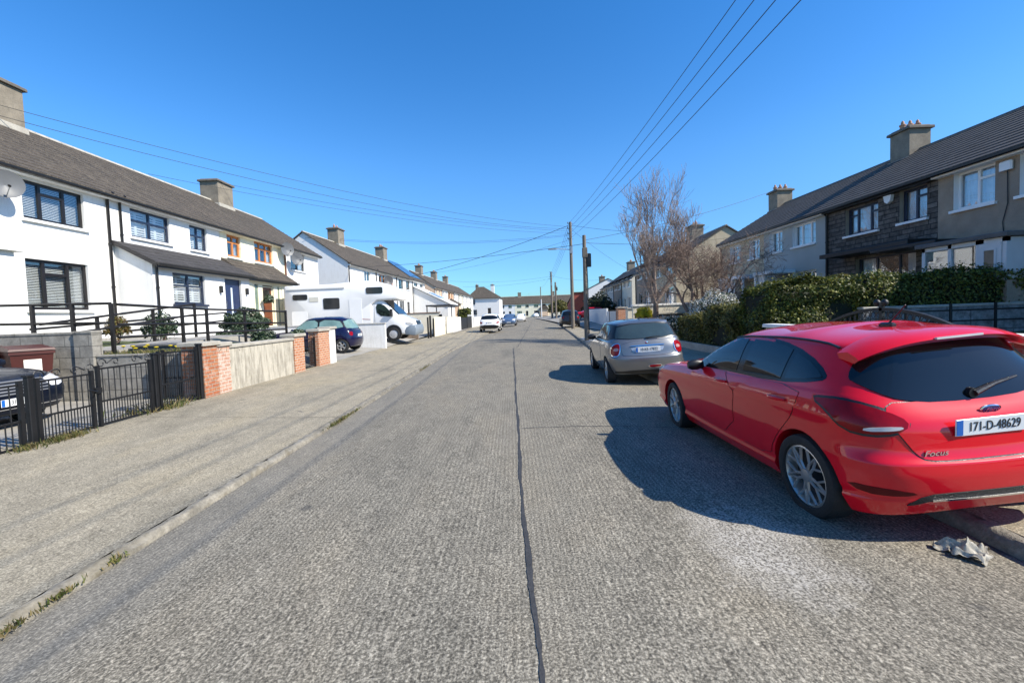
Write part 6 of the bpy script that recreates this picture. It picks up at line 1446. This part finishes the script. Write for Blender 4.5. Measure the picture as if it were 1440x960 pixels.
for sg in (1, -1):
    q = [(sg, 1.95, .965), (sg, 1.66, 1.16), (sg, 1.42, 1.315), (sg, .6, 1.335), (sg, -.10, 1.315), (sg, -.24, 1.18), (sg, -.30, .985), (sg, .6, .97)]
    c.patch('side_glass_band', q, (-sg, 0, 0), blackp_m, off=.002, rnd=1, grow=.01)
    for pl in ([(sg, 1.84, .985), (sg, 1.6, 1.16), (sg, 1.40, 1.30), (sg, .70, 1.315), (sg, .70, .99)], [(sg, .64, 1.31), (sg, .02, 1.29), (sg, -.04, 1.0), (sg, .64, .99)]): c.patch('side_window', pl, (-sg, 0, 0), carglass_m, off=.006, rnd=1)
    q = [(sg, 1.95, .93), (sg, 1.98, .5), (sg, 1.9, .33), (sg, .68, .32), (sg, .66, .93)]
    c.patch('door_gap', q, (-sg, 0, 0), blackp_m, off=.0012, rnd=1, grow=.005, skirt=.004); c.patch('door', q, (-sg, 0, 0), silver_p, off=.004, rnd=1, skirt=.006)
    tl = [(sg * .63, -.55, .905), (sg * .735, -.5, .905), (sg * .785, -.42, .84), (sg * .80, -.40, .71), (sg * .76, -.46, .645), (sg * .65, -.55, .655)]
    c.patch('light_trim', tl, (-sg * .6, 1, 0), chrome_m, off=.010, rnd=2, grow=.018); tp = c.patch('tail_light', tl, (-sg * .6, 1, 0), lampred_m, off=.013, rnd=2)
    c.patch('lens_centre', [(sg * .66, -.54, .82), (sg * .74, -.5, .82), (sg * .75, -.45, .76), (sg * .67, -.54, .75)], (-sg * .6, 1, 0), M('lens_pale', (.42, .25, .25), .15, .2, 9, 0, 0), off=.017, rnd=2, parent=tp)
c.patch('rear_window_band', [(-.60, -1, 1.325), (.60, -1, 1.325), (.70, -1, 1.14), (.735, -1, .985), (-.735, -1, .985), (-.70, -1, 1.14)], (0, 1, 0), blackp_m, off=.002, rnd=1)
c.patch('rear_window', [(-.53, -1, 1.305), (.53, -1, 1.305), (.62, -1, 1.12), (.64, -1, 1.0), (-.64, -1, 1.0), (-.62, -1, 1.12)], (0, 1, 0), M('car_glass_green', (.035, .055, .06), .03, .2, 3, 0, 0, spec=.7), off=.006, rnd=1)
hatch = [(-.56, -1, .95), (-.545, -1, .70), (-.50, -1, .635), (.50, -1, .635), (.545, -1, .70), (.56, -1, .95)]
c.patch('tailgate_gap', hatch, (0, 1, 0), blackp_m, off=.0012, rnd=1, grow=.006, skirt=.004); c.patch('tailgate', hatch, (0, 1, 0), silver_p, off=.005, rnd=1, skirt=.007)
c.patch('chrome_handle', [(-.36, -1, .855), (.36, -1, .855), (.36, -1, .835), (-.36, -1, .835)], (0, 1, 0), chrome_m, off=.022, rnd=1)
c.patch('plate_recess', [(-.37, -1, .835), (.37, -1, .835), (.30, -1, .70), (-.30, -1, .70)], (0, 1, 0), M('recess_silver', (.42, .43, .44), .35, .1, 4, 0, 0, metal=.6), off=.007, rnd=1)
c.plate('10-KE-17822', 0, .768, True, .52, .088, .80, 6, .02)
m = MB(); p, n = c.at((0, 0, .90), (0, 1, 0)); m.lathe([(.035, .0), (.035, -.01), (0, -.014)], 'y', 18, (0, p.y, .90)); m.build('badge', chrome_m, c.root)
for pl, mt, of in (([(-.02, -1, .44), (.27, -1, .44), (.27, -1, .375), (-.02, -1, .375)], chrome_m, .006), ([(.0, -1, .43), (.25, -1, .43), (.25, -1, .385), (.0, -1, .385)], lampred_m, .011)): c.patch('fog_light', pl, (0, 1, 0), mt, off=of, rnd=2)
c.patch('bumper_valance', [(-.70, -1, .33), (.70, -1, .33), (.70, -1, .26), (-.70, -1, .26)], (0, 1, 0), blackp_m, off=.004, rnd=1)
c.patch('roof_panel', [(-.56, .0, 2), (.56, .0, 2), (.60, 1.3, 2), (-.60, 1.3, 2)], (0, 0, -1), paint_mat('sky_reflection_roof', (.09, .12, .19), metal=.4, rough=.35), off=.004, rnd=1, cell=.08)  # reflected sky put into the roof colour; the body paint is silver-grey
m = MB(); m.tube([(0, .1, 1.40), (0, .02, 1.46)], [.012, .005], 6); m.build('antenna', blackp_m, c.root)
p, n = c.at((0, 0, 1.0), (0, 1, 0)); m = MB(); m.tube([(0, p.y - .02, 1.005), (.12, p.y - .03, 1.02), (.30, p.y - .03, 1.03)], [.016, .010, .007], 6); m.build('rear_wiper', blackp_m, c.root)
c.mirror(.79, 1.62, .98, blackp_m, .95)
for x, y in ((-.75, 0), (.75, 0), (-.75, 2.467), (.75, 2.467)): c.wheel(x, y, .298, .298, .19, 'five')

# ---- generic shapes for the other cars
def hatch_rings(L=3.7, W=1.66, H=1.52, wb=2.43, ro=.55, belt=.95, hood=.80, round_=1., base=.2, scr=.62, roofr=.0, notch=None):
    w = W / 2; yf = wb + (L - wb - ro); k = H / 1.5; yr = -ro; C = yr + .16; cow = wb - .32
    return [rg(yr + .4, yf - .5, 0, [base] * 5), rg(yr + .15, yf - .2, w * .82, [base + .02] * 5), rg(yr + .06, yf - .08, w * .94, [base + .06] * 5, .5), rg(yr + .01, yf - .01, w * .985, [.40 * k] * 5), rg(yr, yf, w, [.56 * k] * 5, .25), rg(yr + .04, yf - .03, w, [.68 * k, .70 * k, .70 * k, .68 * k, .64 * k], .2),
            rg(yr + .07, yf - .10, w * .985, [belt - .12, belt - .10, belt - .12, belt - .18, hood - .08], .3), rg(yr + .12, yf - .28, w * .955, [belt, belt + .02, belt, belt - .07, hood], .25), rg(yr + .14, yf - .65, w * .94, [belt + .02, belt + .04, belt + .02, belt - .02, hood + .09], .3), rg(yr + .16, cow, w * .92, [belt + .03, belt + .06, belt + .035, belt + .0, belt + .04], .5),
            rg(yr + .26, cow - .35, w * .84, [belt + (H - belt) * .45] * 5), rg(yr + .42 + roofr, cow - scr, w * .74, [H * .915, H * .92, H * .935, H * .92, H * .925], .45), rg(yr + .6 + roofr, cow - scr - .2, w * .58, [H * .965, H * .965, H * .98, H * .97, H * .965]), rg(yr + .8 + roofr, cow - scr - .4, 0, [H] * 5)]
def simple_car(label, loc, rot, paint, L, W, H, wb, ro, belt, hood, Rw=.31, rear_lights='mid', plate=None, front_plate=None, style='five', base=.2, lvl=2, name='parked_car', low_black=False, group=None, rails=False, seats=False, glass=None):
    glass = glass or carglass_m
    c = Car(name, label, loc, rot, hatch_rings(L, W, H, wb, ro, belt, hood, base=base), [(0, Rw), (wb, Rw)], paint, lvl, Rw + .04, group, W / 2 - .30)
    cow = wb - .32; yr = -ro; top = H * .91; b = belt + .06
    for sg in (1, -1):
        q = [(sg, cow - .12, b), (sg, cow - .42, (b + top) / 2), (sg, cow - .66, top - .01), (sg, (cow + yr) / 2 - .1, top + .01), (sg, yr + .62, top - .03), (sg, yr + .42, (b + top) / 2), (sg, yr + .40, b + .05)]
        c.patch('window_surround', q, (-sg, 0, 0), blackp_m, off=.002, rnd=1, cell=.06)
        mid = (cow + yr) / 2 + .1
        for pl in ([(sg, cow - .2, b + .025), (sg, cow - .46, (b + top) / 2), (sg, cow - .68, top - .03), (sg, mid + .04, top - .015), (sg, mid + .04, b + .025)], [(sg, mid - .04, top - .015), (sg, yr + .66, top - .05), (sg, yr + .50, (b + top) / 2 - .02), (sg, yr + .47, b + .055), (sg, mid - .04, b + .03)]): c.patch('side_window', pl, (-sg, 0, 0), glass, off=.006, rnd=1, cell=.06)
        q = [(sg, cow - .1, belt - .02), (sg, cow - .06, .45), (sg, cow - .2, .33), (sg, mid, .32), (sg, mid, belt - .0)]
        c.patch('door_gap', q, (-sg, 0, 0), blackp_m, off=.0012, rnd=1, grow=.006, skirt=.003, cell=.08); d = c.patch('door', q, (-sg, 0, 0), paint, off=.004, rnd=1, skirt=.005, cell=.08)
        hp, hn = c.at((sg, mid + .16, belt - .10), (-sg, 0, 0)); MB().tube([hp + Vector((sg * .01, -.08, 0)), hp + Vector((sg * .03, 0, 0)), hp + Vector((sg * .01, .08, 0))], .013, 6).build('door_handle', paint, d)
        w = W / 2
        tl = {'mid': [(sg * w * .74, yr, belt - .06), (sg * w * .90, yr + .06, belt - .05), (sg * w * .93, yr + .14, belt - .12), (sg * w * .92, yr + .1, belt - .22), (sg * w * .80, yr, belt - .23)], 'low': [(sg * w * .72, yr, belt - .16), (sg * w * .97, yr + .25, belt - .10), (sg * w * .99, yr + .22, belt - .25), (sg * w * .76, yr, belt - .30)]}[rear_lights]
        c.patch('tail_light', tl, (-sg * .6, 1, 0), lampred_m, off=.008, rnd=2); 
        yf = L - ro
        c.patch('headlight', [(sg * w * .55, yf, hood - .06), (sg * w * .86, yf - .2, hood + .01), (sg * w * .97, yf - .45, hood + .03), (sg * w * .96, yf - .35, hood - .10), (sg * w * .62, yf, hood - .20)], (-sg * .5, -1, 0), lampclr_m, off=.007, rnd=1)
    w = W / 2
    c.patch('rear_window', [(-w * .66, -3, top - .02), (w * .66, -3, top - .02), (w * .80, -3, b + .10), (w * .76, -3, b + .02), (-w * .76, -3, b + .02), (-w * .80, -3, b + .10)], (0, 1, -.0), glass, off=.006, rnd=1, cell=.06)
    c.patch('windscreen', [(-w * .68, 6, top), (w * .68, 6, top), (w * .84, 6, b), (-w * .84, 6, b)], (0, -1, -.5), glass, off=.006, rnd=1, cell=.08)
    if low_black:
        c.patch('bumper_cladding', [(-w * .9, -3, .62), (w * .9, -3, .62), (w * .92, -3, .28), (-w * .92, -3, .28)], (0, 1, 0), blackp_m, off=.008, rnd=1, cell=.08)
    if plate: c.plate(plate, 0, belt - .22, True, .52, .088, .8, 4, .018)
    if front_plate: c.plate(front_plate, 0, .46, False, .52, .088, .8, 0, .02)
    c.mirror(w * .93, cow - .28, belt + .06, paint if not low_black else blackp_m, .95)
    for x in (-1, 1):
        for y in (0, wb): c.wheel(x * (w - .10), y, Rw, Rw, .2, style, hub_m if style == 'steel' else None)
    return c
c = simple_car('dark blue rounded small hatchback parked nose-in on the left drive', (-7.2, 18.9, .20), (0, 0, R(90)), blue_p, 3.95, 1.68, 1.56, 2.58, .54, .93, .84, .285, 'mid', '05-D-52', style='five', lvl=3, glass=M('car_glass_pale', (.16, .26, .24), .05, .25, 2, 0, 0, spec=.7))
c = simple_car('midnight blue saloon with a chrome slatted grille behind the iron gate', (-11.1, 6.65, .07), (0, 0, R(-91)), dkblue_p, 4.45, 1.78, 1.46, 2.62, .95, .92, .78, .31, 'mid', None, None, lvl=3, name='parked_saloon')
w = .89; yf = 4.45 - .95
m = MB()
c.patch('grille', [(-.50, 6, .76), (.50, 6, .76), (.44, 6, .55), (-.44, 6, .55)], (0, -1, 0), blackp_m, off=.006, rnd=1)
for k in range(5):
    z = .57 + k * .043; c.patch('grille_slat', [(-.44 - .01 * k, 6, z + .007), (.44 + .01 * k, 6, z + .007), (.44 + .01 * k, 6, z - .007), (-.44 - .01 * k, 6, z - .007)], (0, -1, 0), M('dull_slat', (.22, .22, .22), .45, .1, 4, 0, 0, metal=.3), off=.016, rnd=0)
c.plate('131-D-16630', 0, .455, False, .52, .088, .8, 0, .02)
c.patch('bumper_trim', [(-.8, 6, .36), (.8, 6, .36), (.8, 6, .345), (-.8, 6, .345)], (0, -1, 0), chrome_m, off=.008, rnd=0)
GP = 'cars parked along the far street'
c = simple_car('white crossover with a black lower bumper parked on the left kerb down the street', (-1.95, 38.6, .05), (0, 0, R(-2)), white_p, 4.35, 1.82, 1.62, 2.64, .80, 1.02, .92, .34, 'low', '152-D-72', base=.24, low_black=True, group=GP)
c = simple_car('steel-blue car facing us behind the white crossover', (-.15, 57.5, .05), (0, 0, R(176)), steelb_p, 4.3, 1.8, 1.52, 2.6, .8, .98, .88, .32, 'low', None, '08-D-38', group=GP)
c = simple_car('white car at the far end of the street facing us', (2.0, 84, .03), (0, 0, R(172)), white_p, 4.4, 1.8, 1.5, 2.6, .8, .96, .86, .32, 'mid', None, '12-D-61', group=GP)
c = simple_car('small pale car by the porch closing the street', (8.6, 150, .02), (0, 0, R(178)), white_p, 4.2, 1.75, 1.45, 2.55, .8, .95, .84, .31, 'mid', None, None, group=GP)
c = simple_car('black estate car with red tail lights parked behind the tall pole', (5.72, 42, .10), (0, 0, R(-4)), black_p, 4.5, 1.85, 1.66, 2.7, .85, 1.05, .95, .34, 'mid', None, None, base=.24, group=GP)
c = simple_car('red car behind the white wall in the far right gardens', (11.2, 55, .55), (0, 0, R(80)), red_p, 4.1, 1.75, 1.5, 2.5, .8, .96, .86, .31, 'mid', None, None)

# ---- motorhome
t = thing('motorhome', 'large white motorhome with an over-cab bed parked nose to the street', 'motorhome', (-8.9, 24.6, .36), (0, 0, R(-90)))   # local +y points to the street
def pillow(mb, prof, w, r=.10, mi=0):
    """side outline (y,z) given a rounded width"""
    cx = sum(p[0] for p in prof) / len(prof); cz = sum(p[1] for p in prof) / len(prof); n = len(prof)
    lay = [(-w, r), (-w + r * .3, r * .3), (-w + r, 0), (w - r, 0), (w - r * .3, r * .3), (w, r)]
    def inset(p, d):
        out = []
        for i in range(n):
            a, b = Vector(p[i - 1]), Vector(p[(i + 1) % n]); e = (b - a).normalized(); nn = Vector((-e.y, e.x)); q = Vector(p[i])
            if (q + nn * .01 - Vector((cx, cz))).length > (q - Vector((cx, cz))).length: nn = -nn
            out.append(q + nn * d)
        return out
    vs = []
    for x, d in lay: vs += [(x, q[0], q[1]) for q in inset(prof, d)]
    fs = [(k * n + i, k * n + (i + 1) % n, (k + 1) * n + (i + 1) % n, (k + 1) * n + i) for k in range(5) for i in range(n)] + [tuple(range(n - 1, -1, -1)), tuple(5 * n + i for i in range(n))]
    mb.add(vs, fs, mi, True)
hp = [(-3.45, .55), (-3.45, 3.02), (-3.35, 3.15), (-2.4, 3.16), (-.8, 3.18), (.8, 3.30), (1.5, 3.28), (2.1, 3.10), (2.55, 2.76), (2.78, 2.42), (2.75, 2.26), (2.5, 2.22), (1.62, 2.2), (1.3, 2.0), (1.25, .50), (-.0, .42), (-1.2, .42)]
m = MB(); pillow(m, hp, 1.13, .09); body = m.build('body', camper_m, t, angle=45)
cab = [(1.25, .42), (1.25, 2.22), (1.9, 2.22), (2.35, 1.75), (2.72, 1.38), (3.2, 1.18), (3.52, 1.02), (3.60, .80), (3.62, .45), (3.55, .30), (2.75, .30), (1.6, .30)]
m = MB(); pillow(m, cab, 1.0, .12); cb = m.build('cab', white_p, t, angle=45)
m = MB(); pillow(m, [(3.05, .28), (3.02, .50), (3.12, .70), (3.30, .80), (3.60, .82), (3.68, .60), (3.66, .36), (3.58, .24)], 1.02, .05); m.build('bumper', camgrey_m, t, angle=45)
m = MB(); m.prism([(3.605, .84), (3.63, .84), (3.56, 1.04), (3.53, 1.04)], 'x', -.45, .45); m.build('grille', blackp_m, t)
def rrect(a, b, c, d, r=.08):
    return [(x + r * math.cos(t), z + r * math.sin(t)) for x, z, t0 in ((b - r, d - r, 0), (a + r, d - r, PI / 2), (a + r, c + r, PI), (b - r, c + r, PI * 1.5)) for t in [t0 + k * PI / 8 for k in range(5)]]
def flank(name, pts, off, m_, par=None, rnd=2, sgs=(1, -1), th=.02):
    for sg in sgs:
        q = chaikin(pts, rnd) if rnd else pts; a = MB(); a.prism(q, 'x', sg * off, sg * (off + th)); a.build(name, m_, par or t)
camglass = M('acrylic_window', (.02, .022, .024), .12, .2, 3, 0, 0)
flank('side_window', rrect(-2.95, -2.15, 2.36, 2.66), 1.128, camglass, body, 0)
flank('side_window', rrect(-1.30, -.42, 1.82, 2.42), 1.128, camglass, body, 0)
flank('side_window', rrect(1.05, 1.95, 2.58, 2.93), 1.128, camglass, body, 0)
flank('door_window', [(1.50, 2.02), (1.88, 2.02), (2.28, 1.60), (2.45, 1.28), (1.55, 1.38)], .998, carglass_m, cb, 1)
flank('cab_door_gap', [(1.40, 2.1), (1.415, 2.1), (1.415, .5), (1.40, .5)], .999, blackp_m, cb, 0, th=.004)
flank('locker_hatch', rrect(-3.05, -2.2, .95, 1.75), 1.129, camper_m, body, 0, th=.012)
flank('entrance_door', rrect(.10, .78, .60, 2.35), 1.129, camper_m, body, 0, th=.014)
flank('awning_rail', [(-3.2, 2.98), (-.1, 3.0), (-.1, 2.94), (-3.2, 2.92)], 1.13, M('rail_white', (.7, .7, .69), .5, .03, 3, 0, 0), body, 0, th=.05)
flank('vent', rrect(-2.05, -1.55, 2.25, 2.5, .02), 1.129, M('vent_beige', (.62, .60, .52), .6, .05, 3, 0, 0), body, 0)
flank('skirt_line', [(-3.4, .62), (1.2, .62), (1.2, .56), (-3.4, .56)], 1.128, M('skirt_grey', (.45, .46, .47), .5, .05, 3, 0, 0), body, 0, th=.01)
flank('stripe', [(.3, 1.28), (1.2, 1.20), (1.22, 1.17), (.3, 1.235)], 1.131, M('stripe_red', (.35, .12, .12), .5, .05, 3, 0, 0), body, 0, th=.006)
flank('headlight', [(3.05, .98), (3.42, .94), (3.56, .84), (3.2, .82)], .985, lampclr_m, cb, 1, th=.03)
m = MB(); m.add([(-.86, 1.93, 2.20), (.86, 1.93, 2.20), (.93, 2.70, 1.42), (-.93, 2.70, 1.42), (-.86, 1.97, 2.22), (.86, 1.97, 2.22), (.93, 2.74, 1.44), (-.93, 2.74, 1.44)], [(0, 3, 2, 1), (4, 5, 6, 7), (0, 1, 5, 4), (1, 2, 6, 5), (2, 3, 7, 6), (3, 0, 4, 7)]); m.build('windscreen', carglass_m, t)
m = MB(); m.bbox(.98, 1.26, 2.3, 2.42, 1.32, 1.72, .04); m.bbox(-1.26, -.98, 2.3, 2.42, 1.32, 1.72, .04); m.build('mirror', blackp_m, t)
class W_: pass
wc = W_(); wc.root = t; wc.tf = None
for x in (-.92, .92):
    for y in (-1.5, 2.42):
        a = MB(); a.lathe([(0, -.12), (.44, -.12), (.44, .12), (0, .12)], 'x', 30, (x * 1.115 if y < 0 else x, y, .42)); a.build('wheel_arch', blackp_m, t)
        Car.wheel(wc, x * 1.20 if y < 0 else x * 1.06, y, .34, .34, .21, 'steel', hub_m)
m = MB()
for k, (y0, w_) in enumerate(((-1.72, .12), (-1.52, .08), (-1.38, .14), (-1.14, .06), (-.98, .16), (-.72, .1), (-.5, .1))): pass
# ------------------------------------------------------------------ camera, light, view
F_PX, ROLL, PITCH, CYP = 605., .035, .045, 12.
cam = bpy.data.cameras.new('camera'); co = bpy.data.objects.new('camera', cam); COL.objects.link(co); scn.camera = co
cam.sensor_width = 36; cam.sensor_fit = 'HORIZONTAL'; cam.lens = 36 * F_PX / 1440; cam.clip_end = 3000; cam.clip_start = .05
cam.shift_y = -CYP / 1440
co.matrix_world = Matrix.Translation((0, 0, 1.6)) @ (Matrix.Rotation(PI / 2 - PITCH, 4, 'X') @ Matrix.Rotation(-ROLL, 4, 'Z'))
sd = Vector((1.0, -.40, .92)).normalized()
sun = bpy.data.lights.new('sun', 'SUN'); sun.energy = 5.0; sun.angle = R(.5); sun.color = (1, .935, .82)
so = bpy.data.objects.new('sun', sun); COL.objects.link(so); so.rotation_euler = sd.to_track_quat('Z', 'Y').to_euler(); so.location = (20, -5, 30)
w = bpy.data.worlds.new('World'); scn.world = w; w.use_nodes = True; nt = w.node_tree; nt.nodes.clear()
sky = nt.nodes.new('ShaderNodeTexSky'); sky.sky_type = 'NISHITA'; sky.sun_disc = False; sky.sun_elevation = math.asin(sd.z); sky.sun_rotation = math.atan2(sd.x, sd.y)
sky.air_density = 1.0; sky.dust_density = .12; sky.ozone_density = 1.7; sky.altitude = 0
hs = nt.nodes.new('ShaderNodeHueSaturation'); hs.inputs['Saturation'].default_value = 1.38; hs.inputs['Value'].default_value = 1.0
bg = nt.nodes.new('ShaderNodeBackground'); bg.inputs[1].default_value = .132; wo = nt.nodes.new('ShaderNodeOutputWorld')
nt.links.new(sky.outputs[0], hs.inputs['Color']); tn = nt.nodes.new('ShaderNodeMix'); tn.data_type = 'RGBA'; tn.blend_type = 'MULTIPLY'; tn.inputs[0].default_value = 1; tn.inputs[7].default_value = (1.0, 1.02, 1.14, 1); nt.links.new(hs.outputs[0], tn.inputs[6]); tc = nt.nodes.new('ShaderNodeTexCoord'); sx = nt.nodes.new('ShaderNodeSeparateXYZ'); nt.links.new(tc.outputs['Generated'], sx.inputs[0])
mr = nt.nodes.new('ShaderNodeMapRange'); mr.inputs['From Min'].default_value = .0; mr.inputs['From Max'].default_value = .34; mr.interpolation_type = 'SMOOTHSTEP'; nt.links.new(sx.outputs[2], mr.inputs['Value'])
hz = nt.nodes.new('ShaderNodeMix'); hz.data_type = 'RGBA'; hz.inputs[6].default_value = (.30, .56, .74, 1); hz.inputs[7].default_value = (1, 1, 1, 1); nt.links.new(mr.outputs[0], hz.inputs[0])
t2 = nt.nodes.new('ShaderNodeMix'); t2.data_type = 'RGBA'; t2.blend_type = 'MULTIPLY'; t2.inputs[0].default_value = 1; nt.links.new(tn.outputs[2], t2.inputs[6]); nt.links.new(hz.outputs[2], t2.inputs[7]); nt.links.new(t2.outputs[2], bg.inputs[0]); nt.links.new(bg.outputs[0], wo.inputs[0])
scn.view_settings.view_transform = 'Standard'; scn.view_settings.look = 'None'; scn.view_settings.exposure = .62; scn.view_settings.gamma = 1
scn.view_settings.use_curve_mapping = False
scn.cycles.max_bounces = 8; scn.cycles.transparent_max_bounces = 16; scn.cycles.use_denoising = True
